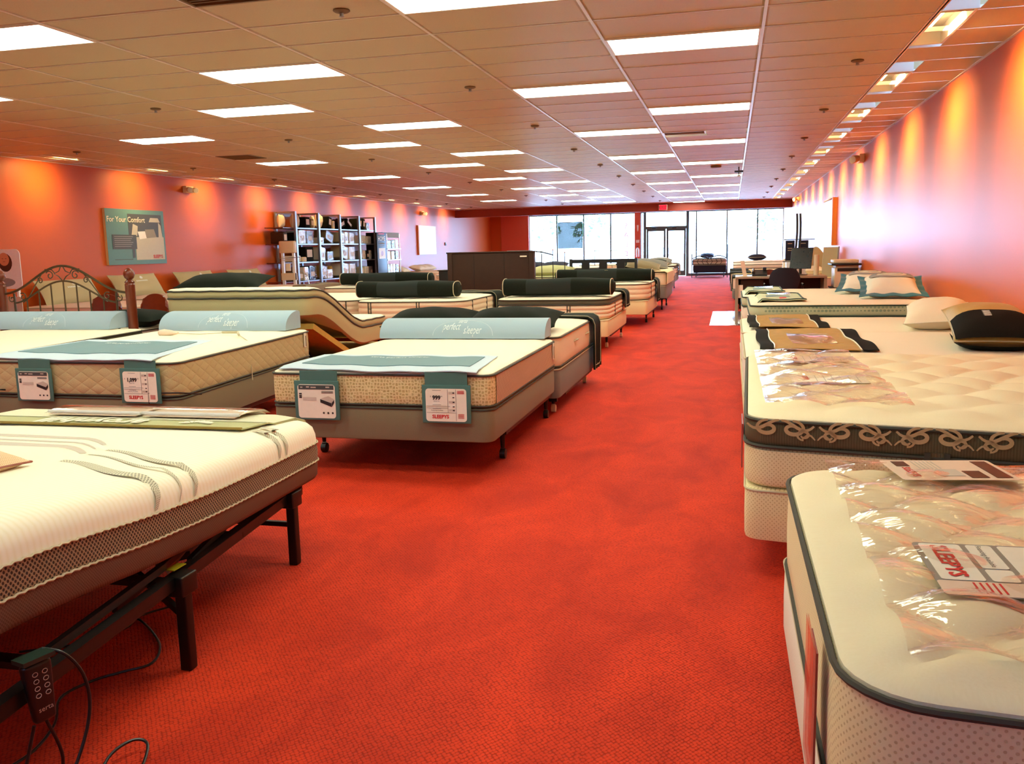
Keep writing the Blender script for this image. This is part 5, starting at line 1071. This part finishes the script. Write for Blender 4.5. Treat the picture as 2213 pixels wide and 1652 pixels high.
def cover(lab, x0, x1, y0, y1, z, red=False):
    t = thing('foot_cover', lab, 'runner', (x0, y0, z), 'teal-edged foot covers')
    f = lambda u, v, o=0: (x0+(x1-x0)*u+.05*v*0, y0+(y1-y0)*v, z+.022+o+.005*math.sin(9*u+7*v)-max(0, .12-u)*.5)
    MB().sheet(lambda u, v: f(u, v), 16, 10, .005).build('cloth', 'mint', t); m = MB(); m.tube([f(k/16, .03, .003) for k in range(17)]+[f(.98, k/10, .003) for k in range(1, 10)]+[f(k/16, .97, .003) for k in range(16, -1, -1)], .009, 5); m.build('teal_hem', 'greenpipe', t)
    MB().sheet(lambda u, v: f(.25+.5*u, .45+.2*v, .003), 8, 4, .002).build('teal_block', 'teal', t)
    if red: MB().sheet(lambda u, v: f(.5+.14*u, .2+.13*v, .004), 4, 3, .002).build('red_mark', 'red', t)
    MB().sheet(lambda u, v: f(.3+.5*u, .7+.25*v, .012), 6, 4, .002).build('clear_card', 'vinyl2', t)
cover('teal-edged pale cover with a red mark on the green-bordered mattress', .26, .78, 9.9, 11.2, .785, True); cover('teal-edged pale cover on the mattress in front of the desk', .16, .66, 11.7, 13.0, .78)
for x, y, z, rz, lab in ((1.66, 11.9, .90, 80, 'white pillow with teal flange and grey ring by the right wall, far one'), (1.74, 10.65, .91, 84, 'white pillow with teal flange and grey ring by the right wall, near one')):
    p = pillow(lab, .82, .56, .24, 'white', flange='tealb', group='teal-flanged pillows'); f = pill_surface(.82, .56, .24); m = MB(); n = 30; vs = []
    for k in range(n): a = 2*PI*k/n; vs += [f(.12+.13*math.cos(a), .16*math.sin(a), .005), f(.12+.2*math.cos(a), .235*math.sin(a), .005)]
    m.add(vs, [(2*k, 2*k+1, (2*k+3) % (2*n), (2*k+2) % (2*n)) for k in range(n)]); m.build('grey_ring_print', 'pgrey', p); m = MB(); vs = [f(.12+.09*math.cos(2*PI*k/n), .12*math.sin(2*PI*k/n), .006) for k in range(n)]; m.tube(vs, .002, 4, closed=True); m.build('pale_ring_print', 'mintd', p)
    place(p, (x, y, z), (0, math.radians(-10), math.radians(rz)))
p = pillow('plain cream pillow behind the teal-flanged ones', .66, .44, .2, 'cream', seam='card'); place(p, (1.72, 12.7, .87), (0, 0, math.radians(86)))
# ---- desk area
t = thing('desk', 'grey laminate sales desk behind the right beds', 'desk', (.9, 16.8, 0))
MB().bevbox(.07, 1.62, 16.3, 17.15, .79, .83, .006).build('desktop', 'desk', t)
for x in (.07, 1.57): MB().box(x, x+.05, 16.32, 17.13, 0, .79).build('end_panel', 'desk', t)
MB().box(.12, 1.57, 17.0, 17.03, .3, .79).build('modesty_panel', 'dkwood', t); d = MB().box(.16, .55, 16.4, 16.98, .3, .77).build('drawer_unit', 'dkwood', t); MB().box(.12, .2, 16.36, 16.39, .45, .68).build('paper_notes', 'card', t)
t = thing('chair_mat', 'glossy clear plastic chair mat on the carpet left of the desk', 'chair mat', (.3, 17, 0)); MB().bevbox(-.37, .85, 15.83, 19.1, .002, .010, .003).build('plastic_plate', 'mat_', t)
t = thing('office_chair', 'dark blue upholstered office chair in front of the desk', 'chair', (.86, 15.6, 0))
MB().grid(lambda u, v: (.86+(u-.5)*.50*(1-.25*abs(2*v-1)**3), 15.38+.05*(2*u-1)**2, .60+.40*v-.04*abs(2*u-1)**3*(1 if v > .5 else -1)), 12, 10).grid(lambda u, v: (.86+(u-.5)*.48*(1-.25*abs(2*v-1)**3), 15.46+.05*(2*u-1)**2, .60+.40*v-.04*abs(2*u-1)**3*(1 if v > .5 else -1)), 12, 10, flip=True).build('backrest', 'chairf', t)
MB().bevbox(.61, 1.11, 15.45, 15.93, .44, .53, .03).build('seat', 'chairf', t); MB().tube([(.86, 15.5, .7), (.86, 15.5, .48)], .025).build('back_post', 'blackp', t); MB().tube([(.86, 15.68, .1), (.86, 15.68, .45)], .03).build('gas_column', 'blackp', t)
for s in (-1, 1): MB().tube([(.86+s*.26, 15.75, .47), (.86+s*.31, 15.75, .5), (.86+s*.31, 15.72, .70), (.86+s*.31, 15.5, .72), (.86+s*.31, 15.85, .72)], .016, 8).build('armrest', 'blackp', t)
for k in range(5): a = 2*PI*k/5; l = MB().tube([(.86, 15.68, .11), (.86+.28*math.cos(a), 15.68+.28*math.sin(a), .07)], [.03, .018], 8).build('base_arm', 'blackp', t); MB().lathe((.86+.28*math.cos(a)-.02, 15.68+.28*math.sin(a), .035), [(.012, 0), (.03, .004), (.03, .036), (.012, .04)], 10, 'x').build('caster_wheel', 'caster', l)
t = thing('guest_chair', 'brown rounded chair back behind the desk', 'chair', (.7, 17.7, 0)); MB().sheet(lambda u, v: (.45+.5*u, 17.55+.03*math.sin(PI*u), .60+.32*v*math.sin(PI*max(.04, min(.96, u)))**.4), 12, 5, .03).build('backrest', 'wood', t); MB().bevbox(.47, .93, 17.6, 18.05, .43, .47, .01).build('seat', 'wood', t)
for x in (.5, .9):
    for y in (17.58, 18.0): MB().tube([(x, y, 0), (x, y, .62 if y < 17.7 else .44)], .016, 8).build('leg', 'bronze', t)
t = thing('computer_monitor', 'dark flat computer monitor on the desk', 'monitor', (1.2, 16.7, .83)); c = Vector((1.21, 16.7, 1.13)); X = Vector((.97, -.1, .0)); Z = Vector((.10, .12, .98)); bm_ = MB().bevbox(-.19, .19, -.015, .015, -.19, .19, .008)
m = MB(); m.add([c+X*a+Vector((.1, 1, -.1))*b+Z*z for a, b, z in bm_.v], bm_.f); m.build('housing', 'blackp', t); m = MB(); m.add([c+X*a+Z*b+Vector((0, -.019, 0)) for a, b in ((-.18, -.18), (.18, -.18), (.18, .18), (-.18, .18))], [(0, 1, 2, 3)]); m.build('screen', 'screen', t); MB().tube([(1.2, 16.72, .83), (1.2, 16.72, 1.0)], .025).build('neck', 'blackp', t); MB().lathe((1.2, 16.68, .832), [(.12, 0), (.12, .01), (.03, .02)], 20).build('foot', 'blackp', t)
t = thing('desk_phone', 'black desk telephone on the left of the desk', 'telephone', (.5, 16.6, .83)); MB().add([(.36, 16.5, .832), (.62, 16.5, .832), (.62, 16.75, .832), (.36, 16.75, .832), (.36, 16.5, .86), (.62, 16.5, .86), (.62, 16.75, .94), (.36, 16.75, .94)], [(3, 2, 1, 0), (4, 5, 6, 7), (0, 1, 5, 4), (1, 2, 6, 5), (2, 3, 7, 6), (3, 0, 4, 7)]).build('base', 'blackp', t, smooth=False); MB().tube([(.37, 16.55, .89), (.39, 16.62, .92), (.39, 16.72, .95)], .02).build('handset', 'blackp', t); MB().box(.55, .61, 16.7, 16.75, .93, .98).build('display', 'blackp', t)
t = thing('brochure_stand', 'small slanted pinkish brochure stand at the left end of the desk', 'sign', (.2, 16.5, .83)); MB().obox((.21, 16.5, .97), (.07, 0, 0), (0, .01, 0), (-.05, 0, .27)).build('panel', 'cardp', t); MB().box(.14, .28, 16.45, 16.58, .831, .838).build('base', 'card', t)
t = thing('paper_sheet', 'bright white papers lying on the desk', 'paper', (.8, 16.6, .83)); MB().box(.62, .98, 16.42, 16.7, .831, .836).build('sheets', 'whitecv', t)
t = thing('white_cylinder', 'tall beige paper roll standing at the right end of the desk', 'roll', (1.47, 16.7, .83)); MB().lathe((1.46, 16.6, .831), [(.045, 0), (.045, .36), (.03, .361), (.03, .34)], 20).build('paper_roll', 'beigeplas', t)
t = thing('printer_cabinet', 'dark low cabinet under the beige printer by the right wall', 'cabinet', (1.95, 16.6, 0)); MB().bevbox(1.72, 2.17, 16.25, 16.95, .0, .60, .01).build('case', 'dkwood', t); MB().bevbox(1.70, 2.18, 16.23, 16.97, .6, .62, .004).build('top', 'dkwood', t)
t = thing('office_printer', 'beige multifunction printer with dark scanner lid by the right wall', 'printer', (1.95, 16.6, .62)); MB().bevbox(1.74, 2.15, 16.3, 16.85, .62, .96, .015).build('body', 'beigeplas', t); MB().bevbox(1.68, 2.17, 16.26, 16.9, 1.0, 1.035, .01).build('scanner_bed', 'blackp', t)
MB().bevbox(1.72, 2.13, 16.32, 16.85, 1.035, 1.10, .02).build('document_feeder', 'beigeplas', t); MB().box(1.78, 2.12, 16.29, 16.3, .90, .955).build('output_slot', 'blackp', t); MB().box(1.76, 2.13, 16.34, 16.8, .96, 1.0).build('neck', 'beigeplas', t); MB().box(2.0, 2.1, 16.292, 16.3, .74, .75).build('badge', 'ink', t)
# farther right beds
RB = [(0.02, 19.5, 21.1, 'peach mattress behind the desk with a dark foot throw', .68), (-.02, 22.5, 24.0, 'peach mattress, second behind the desk, with a dark foot throw', .68), (-.04, 24.8, 26.3, 'peach mattress, third behind the desk, with a pale foot corner', .68), (.05, 27.5, 29.2, 'white pillow-top mattress below the right windows', .80), (.05, 31, 33, 'farthest pale mattress below the right windows', .80)]
for i, (x0, y0, y1, lab, zt) in enumerate(RB):
    bed(lab, quad(x0, 2.12, y0, y1), .25, .45, zt, dict(side='pinkm' if i < 3 else 'white', top='ivory' if i < 3 else 'white', r=.14, band='white' if i > 2 else None, bandz=.1, pipe='tanpipe' if i < 3 else 'piping', group='far right mattresses'), 'grey', 'grey base of '+lab, 'frame of the '+lab, fmat='black')
    if i < 3:
        t = thing('foot_throw', 'dark green throw folded on the foot of the %s peach mattress behind the desk' % ordn[i], 'throw', (x0+.3, y0, zt), 'dark throws on the far right beds'); MB().sheet(lambda u, v: (x0-.012+(.5*(u-.3)/.7 if u > .3 else 0), y0+.08+(y1-y0-.16)*v, zt+.034-(max(0, .3-u)*1.0)+.006*math.sin(7*v)), 16, 10, .02).build('cloth', 'dkpanel', t)
p = pillow('navy pillow on the white pillow-top below the right windows', .62, .42, .22, 'navy'); place(p, (.85, 32.0, .93), (0, 0, .1)); p = pillow('cream pillow beside the curved black poles', .6, .4, .2, 'cream'); place(p, (1.75, 20.3, .80), (0, 0, 1.5))
t = thing('spec_sign', 'small white sign box on the far right bed before the curved poles', 'sign', (1.2, 23, .7)); MB().add([(1.2, 22.8, .705), (1.42, 22.8, .705), (1.42, 23.0, .705), (1.2, 23.0, .705), (1.24, 22.9, 1.02), (1.40, 22.9, 1.02)], [(0, 1, 5, 4), (2, 3, 4, 5), (1, 2, 5), (3, 0, 4), (3, 2, 1, 0)]).build('folded_board', 'card', t, smooth=False); m = MB(); [m.box(1.27, 1.37, 22.8, 22.803, z, z+.012) for z in (.80, .84, .88)]; m.build('print', 'ink', t)
t = thing('navy_display', 'navy blue two-panel display rack by the right wall', 'display', (1.5, 22.3, 0)); 
for x0, x1 in ((1.24, 1.45), (1.53, 1.76)):
    d = MB().bevbox(x0, x1, 22.2, 22.24, .98, 1.46, .006).build('panel', 'navy', t); m = MB(); [m.box(x0+.05, x1-.06, 22.195, 22.2, z, z+.014) for z in (1.38, 1.27, 1.22)]; m.build('pale_print', 'lgrey', d)
MB().box(1.2, 1.9, 22.18, 22.27, 1.47, 1.49).build('top_bar', 'blackp', t); MB().box(1.18, 1.8, 22.18, 22.27, .95, .97).build('lower_bar', 'blackp', t); MB().bevbox(1.26, 1.76, 22.1, 22.4, 0, .95, .01).build('pedestal', 'whitecv', t)
t = thing('curved_poles', 'pair of tall curved black poles standing beside the navy display', 'pole', (1.35, 22.0, 0))
for off in (0, .075): MB().tube([(1.22+.26*math.sin(k/20*1.9)+off, 21.95, 2.08*k/20) for k in range(21)], .026, 10).build('pole', 'blackp', t)
MB().lathe((1.26, 21.95, 0), [(.16, 0), (.16, .02), (.03, .03)], 20).build('base_plate', 'blackp', t)
t = thing('leaning_headboard', 'tan arched headboard leaning at the right wall beside the navy display', 'headboard', (1.95, 20.6, 0)); m = MB().sheet(lambda u, v: (1.62+.34*u, 20.5+.1*v, .35+(.80+.16*math.sin(PI*u))*v), 14, 8, .04); m.build('panel', 'beigep', t); MB().bevbox(2.06, 2.14, 20.4, 20.5, 0, 1.2, .01).build('post', 'wood', t); MB().bevbox(1.60, 1.66, 20.42, 20.5, 0, 1.1, .01).build('post', 'beigep', t)
t = thing('leaning_green_panel', 'pale green panel leaning at the right wall above the printer', 'panel', (2.0, 19.6, 0)); MB().obox((1.98, 19.6, .75), (.30, 0, 0), (0, .03, 0), (.06, .1, 1.1)).build('panel', 'mint', t); MB().obox((2.13, 19.58, .75), (.03, 0, 0), (0, .05, 0), (.06, .1, 1.12)).build('edge_strip', 'steel', t)  # plain pale green headboard panel, without mirror glass
# ================================================================ WALL ITEMS
t = thing('comfort_poster', 'teal canvas poster reading For Your Comfort on the left wall', 'poster', (XL, 15, 1.8)); y0, y1, z0, z1 = 14.13, 15.86, 1.28, 2.32; cxp = XL+.05
MB().box(XL, cxp, y0, y1, z0, z1).build('canvas', 'frame_y', t, smooth=False)
cd_ = Card((cxp, y0, z0), (0, 1, 0), (0, 0, 1)); Wp, Hp = y1-y0, z1-z0
def pr(name, mat, rects, w): 
    m = MB()
    for r in rects: cd_.rect(m, r[0]*Wp, r[1]*Wp, r[2]*Hp, r[3]*Hp, w, .0015)
    return m.build(name, mat, t, smooth=False)
def poly(name, mat, P, w): m = MB(); m.add([cd_.p(a*Wp, b*Hp, w) for a, b in P], [list(range(len(P)))]); return m.build(name, mat, t, smooth=False)
pr('teal_print', 'posterT', [(0.0, 1, 0, 1)], .001); pr('room_picture', 'posterG', [(.36, .95, .40, .92)], .003); pr('bed_picture', 'posterL', [(.46, .97, .08, .50)], .005)
poly('lamp_picture', 'posterL', [(.72, .78), (.92, .78), (.89, .86), (.75, .86)], .006); poly('curtain_picture', 'posterL', [(.40, .52), (.50, .52), (.52, .70), (.44, .74)], .006); poly('curtain_picture', 'posterL', [(.88, .50), (.95, .50), (.93, .72), (.89, .78)], .006)
poly('pillow_picture', 'whitecv', [(.54, .46), (.66, .48), (.64, .61), (.51, .60)], .007); poly('pillow_picture', 'pgrey', [(.66, .48), (.84, .50), (.80, .65), (.64, .64)], .008)
pr('text_box', 'posterG', [(.08, .48, .28, .54)], .007); pr('lamp_base_picture', 'posterG', [(.40, .44, .12, .28)], .007)
m = MB(); [cd_.rect(m, .11*Wp, (.42-.02*(k % 3))*Wp, (.50-.035*k)*Hp, (.512-.035*k)*Hp, .010, .0006) for k in range(6)]; m.build('small_print', 'pgrey', t, smooth=False)
m = MB(); cd_.text(m, 'For Your Comfort', .33*Wp, .81*Hp, .145, .011, bold=.01); m.build('headline', 'card', t, smooth=False)
m = MB(); cd_.text(m, 'SLEEPYS', .84*Wp, .135*Hp, .085, .011, bold=.03); m.build('red_logo', 'red', t, smooth=False); m = MB(); [cd_.rect(m, .1*Wp, .4*Wp, .09*Hp, .1*Hp, .004, .0006)]; m.build('bottom_line', 'posterG', t, smooth=False)
t = thing('wall_canvas', 'plain white canvas on the far left wall', 'picture', (XL, 32, 1.8)); MB().box(XL, XL+.05, 31.0, 32.9, 1.27, 2.33).build('canvas', 'whitecv', t, smooth=False); MB().box(XL, XL+.055, 30.9, 31.0, 1.26, 2.34).build('edge_frame', 'orangew', t, smooth=False)
t = thing('wall_canvas', 'white canvas with an orange wooden edge on the right wall', 'picture', (XR, 21.5, 1.8)); MB().box(XR-.05, XR, 20.9, 22.75, 1.33, 2.35).build('canvas', 'whitecv', t, smooth=False); MB().box(XR-.09, XR, 20.6, 20.72, 1.33, 2.36).build('edge_frame', 'orangew', t, smooth=False); MB().box(XR-.09, XR, 20.72, 22.75, 2.35, 2.37).build('edge_frame', 'orangew', t, smooth=False)
def emlight(lab, x, y, z, s):
    t = thing('emergency_light', lab, 'emergency light', (x, y, z), 'emergency lights'); MB().bevbox(min(x, x+s*.09), max(x, x+s*.09), y-.14, y+.14, z-.07, z+.07, .012).build('battery_case', 'beigeplas', t)
    for dy in (-.09, .12): h = MB().tube([(x+s*.09, y+dy, z), (x+s*.13, y+dy-.02, z-.005), (x+s*.19, y+dy-.06, z-.02)], [.045, .055, .06], 14).build('lamp_head', 'beigeplas', t); MB().tube([(x+s*.188, y+dy-.058, z-.02), (x+s*.195, y+dy-.064, z-.022)], .05, 14).build('lens', 'housing', h)
emlight('beige emergency light on the left wall right of the poster', XL, 16.8, 2.8, 1); emlight('beige emergency light far down the left wall', XL, 31.4, 2.78, 1); emlight('beige twin-head emergency light on the right wall', XR, 16.7, 2.83, -1); emlight('beige emergency light at the far end of the right wall', XR, 31.9, 2.86, -1)
t = thing('thermostat', 'tiny thermostat on the far left wall', 'thermostat', (XL, 34.2, 1.65)); MB().bevbox(XL, XL+.03, 34.1, 34.25, 1.6, 1.72, .006).build('case', 'blackp', t); MB().bevbox(XL+.03, XL+.034, 34.12, 34.23, 1.66, 1.71, .001).build('display', 'lgrey', t)
# couple poster board at the left edge
t = thing('photo_board', 'white display board with a printed photo of two sleeping faces at the left edge', 'sign', (-10.8, 11.3, 0)); cd_ = Card((-11.12, 11.3, .98), (1, .0, 0), (0, .0, 1)); cd_.rrect(MB(), 0, .64, 0, .60, .08, -.01, .012).build('board', 'whitecv', t); 
def blob(name, mat, cx, cy, rx, ry, w): m = MB(); m.add([cd_.p(cx+rx*math.cos(2*PI*k/18), cy+ry*math.sin(2*PI*k/18), w) for k in range(18)], [list(range(18))]); m.build(name, mat, t, smooth=False)
blob('printed_hair', 'hair', .37, .40, .125, .14, .003); blob('printed_face', 'skin', .355, .45, .095, .10, .005); blob('printed_hair', 'hair', .15, .33, .10, .12, .003); blob('printed_face', 'skin', .14, .37, .08, .09, .005); blob('printed_bedding', 'pgrey', .3, .1, .22, .07, .003)
for cx in (.33, .39, .11, .16): m = MB(); y_ = .455 if cx > .3 else .375; cd_.rect(m, cx-.014, cx+.014, y_, y_+.006, .006, .001); m.build('printed_eye', 'hair', t, smooth=False)
for cx in (.355, .14): m = MB(); y_ = .41 if cx > .3 else .335; cd_.rect(m, cx-.02, cx+.02, y_, y_+.008, .006, .001); m.build('printed_mouth', 'redcard', t, smooth=False)
m = MB(); m.box(-11.1, -11.06, 11.32, 11.36, 0, 1.0); m.box(-10.62, -10.58, 11.32, 11.36, 0, 1.0); m.build('stand', 'whitecv', t); cd_.rrect(MB(), .02, .60, -.85, -.12, .05, -.01, .01).build('lower_panel', 'lgrey', t)
# ---- shelving
ys = [20.4, 21.68, 23.0, 24.3, 25.5]; XF, XW = -10.6, -11.15; zs = [.2, .72, 1.20, 1.66, 2.06]
t = thing('shelving_rack', 'tall silver shelving rack of bedding against the left wall', 'shelf', (XF, 23, 0))
for y in ys: m = MB(); m.box(XF-.03, XF+.03, y-.04, y+.04, 0, 2.46); m.box(XW, XW+.04, y-.04, y+.04, 0, 2.46); m.box(XW, XF, y-.02, y+.02, 2.42, 2.46); m.build('upright', 'steel', t, smooth=False)
for i in range(4):
    for z in zs: MB().box(XW, XF, ys[i]+.04, ys[i+1]-.04, z-.03, z).build('shelf_board', 'steel', t, smooth=False)
    MB().box(XW, XW+.02, ys[i]+.04, ys[i+1]-.04, 2.36, 2.46).build('top_rail', 'wood', t, smooth=False)
for z in zs[1:]: MB().box(XW, XF-.05, 19.85, 20.36, z-.02, z).build('side_shelf', 'wood', t, smooth=False)
rowname = {4: 'top', 3: 'second', 2: 'third', 1: 'fourth', 0: 'bottom'}; bayn = ['first', 'second', 'third', 'fourth']
def pack(kind, y, zi, w, h, lab, mat, tilt=0, x=-10.85):
    z = zs[zi]
    if kind == 'pillow':
        p = pillow(lab, h, w*1.0, w*.9, mat, group='bedding goods on the silver shelving', seam=mat); place(p, (x, y, z+h/2*math.cos(abs(tilt))+w*.4*math.sin(abs(tilt))), (0, math.radians(90), 0)); p.rotation_euler = (tilt, math.radians(-90), 0) if False else (Matrix.Rotation(tilt, 3, 'X') @ Matrix.Rotation(math.radians(90), 3, 'Y')).to_euler(); return
    t = thing('bedding_package', lab, 'package', (0, 0, 0), 'bedding goods on the silver shelving'); MB().bevbox(-.18, .18, -w/2, w/2, 0, h, .02).build('folded_bedding', mat, t)
    if kind == 'bag': MB().grid(lambda u, v: (.19+.006*math.sin(20*u+9*v), -w/2*1.03+w*1.06*u, h*1.02*v), 8, 8).build('clear_bag', 'bagp', t); MB().box(.186, .192, -w*.3, w*.3, h*.25, h*.6).build('paper_insert', 'lgrey', t, smooth=False)
    else: MB().box(.181, .184, -w*.35, w*.3, h*.3, h*.8).build('printed_front', 'lgrey', t, smooth=False)
    t.rotation_euler = (tilt, 0, 0); t.location = (x, y, z+.004+abs(math.sin(tilt))*w/2)
items = [(0, 4, .42, 'pillow', .26, .36, 'white', 0), (-1, 4, .35, 'pillow', .22, .32, 'cream', 0), (0, 4, .78, 'box', .26, .28, 'blk', 0), (0, 4, 1.05, 'box', .16, .24, 'taupe', 0),
 (1, 4, .12, 'pillow', .14, .34, 'cream', 0), (1, 4, .48, 'pillow', .26, .38, 'cream', -.35), (1, 4, .8, 'box', .2, .3, 'blk', -.2), (1, 4, 1.05, 'box', .15, .22, 'ivory', 0), (2, 4, .35, 'box', .34, .2, 'blk', .3), (2, 4, .75, 'box', .42, .14, 'blk', -.5), (3, 4, .25, 'box', .14, .32, 'blk', -.2), (3, 4, .5, 'box', .14, .32, 'blk', -.15), (3, 4, .8, 'bag', .24, .22, 'grey', 0),
 (-1, 3, .2, 'box', .2, .28, 'dkwood', 0), (0, 3, .15, 'box', .12, .28, 'blk', 0), (0, 3, .42, 'bag', .36, .33, 'white', 0), (0, 3, .85, 'bag', .36, .32, 'grey', 0), (1, 3, .2, 'bag', .3, .16, 'white', 0), (1, 3, .68, 'bag', .42, .24, 'taupe', -.35), (2, 3, .2, 'bag', .26, .28, 'beigep', -.2), (2, 3, .5, 'bag', .2, .32, 'ivory', 0), (2, 3, .88, 'bag', .34, .3, 'white', 0), (3, 3, .35, 'bag', .5, .24, 'white', 0), (3, 3, .85, 'bag', .32, .22, 'white', 0),
 (0, 2, .18, 'box', .22, .16, 'white', 0), (0, 2, .5, 'box', .24, .12, 'ivory', 0), (0, 2, .80, 'box', .44, .38, 'blk', 0), (1, 2, .22, 'bag', .34, .34, 'white', -.1), (1, 2, .72, 'bag', .36, .24, 'grey', 0), (2, 2, .3, 'bag', .36, .34, 'beigep', -.25), (2, 2, .85, 'bag', .4, .36, 'white', 0), (3, 2, .2, 'bag', .18, .26, 'grey', 0), (3, 2, .45, 'bag', .18, .26, 'white', 0), (3, 2, .7, 'bag', .18, .26, 'blk', 0), (3, 2, .92, 'bag', .14, .26, 'white', 0),
 (0, 1, .25, 'box', .3, .22, 'taupe', 0), (0, 1, .55, 'bag', .22, .34, 'white', 0), (0, 1, .9, 'bag', .36, .36, 'blk', 0), (1, 1, .25, 'bag', .34, .32, 'tan', -.15), (1, 1, .65, 'bag', .3, .24, 'white', 0), (1, 1, 1.0, 'pillow', .22, .36, 'tan', 0), (2, 1, .3, 'bag', .4, .36, 'white', -.12), (2, 1, .85, 'bag', .42, .36, 'white', 0), (3, 1, .25, 'box', .26, .24, 'beigep', 0), (3, 1, .6, 'bag', .3, .26, 'white', 0), (3, 1, .92, 'bag', .18, .26, 'grey', 0)]
cw_ = {'white': 'white', 'cream': 'cream', 'blk': 'black', 'taupe': 'taupe', 'ivory': 'ivory', 'grey': 'grey', 'dkwood': 'dark brown', 'beigep': 'khaki', 'tan': 'tan'}; kn = {'pillow': 'pillow', 'box': 'folded pack', 'bag': 'clear-bagged bedding pack'}
seen = {}
for b, zi, f, kd, w_, h_, mt, tl in items:
    y = (ys[b] if b >= 0 else 19.75)+f*1.0+.04; base = '%s %s on the %s shelf, %s' % (cw_[mt], kn[kd], rowname[zi], ('%s bay from the left' % bayn[b]) if b >= 0 else 'outside the left end')
    seen[base] = seen.get(base, 0)+1; lab = base if seen[base] == 1 else base+(', the %s such' % ordn[seen[base]-1])
    pack(kd, y, zi, w_, h_, lab, mt, tl)
t = thing('display_stand', 'narrow white display stand with boxes at the left end of the silver shelving', 'display', (-10.43, 19.65, 0)); ya = 19.6
MB().box(-10.61, -10.55, ya, ya+.06, 0, 1.6).build('post', 'whitecv', t); MB().box(-10.32, -10.26, ya, ya+.06, 0, 1.6).build('post', 'whitecv', t); MB().bevbox(-10.64, -10.24, ya-.04, ya+.12, 1.43, 1.72, .03).build('header_roll', 'beigeplas', t)
for z in (1.25, 1.29, 1.33): MB().box(-10.6, -10.27, ya-.02, ya+.1, z, z+.02).build('wire_shelf', 'housing', t)
MB().box(-10.5, -10.38, ya+.0, ya+.02, 1.0, 1.18).build('hanging_card', 'card', t); MB().box(-10.62, -10.26, ya-.02, ya+.1, .78, .95).build('lower_box', 'beigeplas', t); MB().tube([(-10.7, ya, 1.30), (-10.1, ya, 1.33)], .01, 6).build('hanging_rod', 'steel', t)
t = thing('home_display', 'black column display with the word HOME beside the silver shelving', 'display', (-10.6, 25.9, 0)); MB().bevbox(-10.95, -10.4, 25.6, 25.64, 0, 2.0, .004).build('side_panel', 'black', t); MB().bevbox(-10.42, -10.38, 25.1, 25.85, 0, 1.99, .004).build('front_panel', 'black', t)
cdh = Card((-10.378, 25.12, 0), (0, 1, 0), (0, 0, 1)); m = MB(); cdh.text(m, 'HOME', .34, 1.80, .2, .002, bold=.01); m.build('headline', 'card', t, smooth=False); m = MB(); cdh.rect(m, .14, .56, 1.64, 1.68, .001); cdh.rect(m, .18, .50, 1.58, 1.60, .001); m.build('sub_lines', 'pgrey', t, smooth=False); m = MB(); cdh.rect(m, .1, .6, 1.20, 1.52, .001); m.build('picture_card', 'card', t, smooth=False)
m = MB(); cdh.rect(m, .1, .56, 1.93, 1.97, .001); m.build('red_strip', 'red', t, smooth=False); m = MB(); m.add([cdh.p(.35+.1*math.cos(a), 1.36+.08*math.sin(a), .0035) for a in [2*PI*k/16 for k in range(16)]], [list(range(16))]); m.build('pink_motif', 'redcard', t, smooth=False)
t = thing('wire_rack', 'wire rack of bagged bedding with a pale blue header beside the HOME display', 'display', (-10.5, 26.5, 0))
for y in (25.92, 27.0): 
    for x in (-10.9, -10.4): MB().tube([(x, y, 0), (x, y, 1.95)], .014, 6).build('post', 'chrome', t)
for z in (.6, 1.16, 1.5): MB().box(-10.92, -10.36, 25.9, 27.02, z-.02, z).build('wire_shelf', 'chrome', t)
MB().box(-10.42, -10.4, 25.92, 27.0, 1.84, 2.0).build('blue_header', 'bluef', t)
for i, (y, z, w_, h_, mt) in enumerate(((26.15, 1.5, .3, .26, 'grey'), (26.5, 1.5, .26, .26, 'taupe'), (26.83, 1.5, .28, .28, 'white'), (26.1, 1.16, .2, .26, 'white'), (26.45, 1.16, .26, .26, 'white'), (26.8, 1.16, .26, .28, 'grey'), (26.08, .6, .18, .4, 'taupe'), (26.3, .6, .18, .42, 'white'), (26.52, .6, .18, .42, 'white'), (26.78, .6, .24, .40, 'grey'))):
    tt = thing('bedding_package', '%s bagged pack on the %s shelf of the wire rack, %s from the left' % (cw_[mt], {1.5: 'upper', 1.16: 'middle', .6: 'lower'}[z], ordn[[0, 1, 2, 0, 1, 2, 0, 1, 2, 3][i]]), 'package', (-10.6, y, z), 'bagged packs on the wire rack'); MB().bevbox(-10.8, -10.42, y-w_/2, y+w_/2, z, z+h_, .03).build('folded_bedding', mt, tt); MB().grid(lambda u, v: (-10.412+.005*math.sin(19*u+8*v), y-w_/2+w_*u, z+h_*v), 6, 6).build('clear_bag', 'bagp', tt)
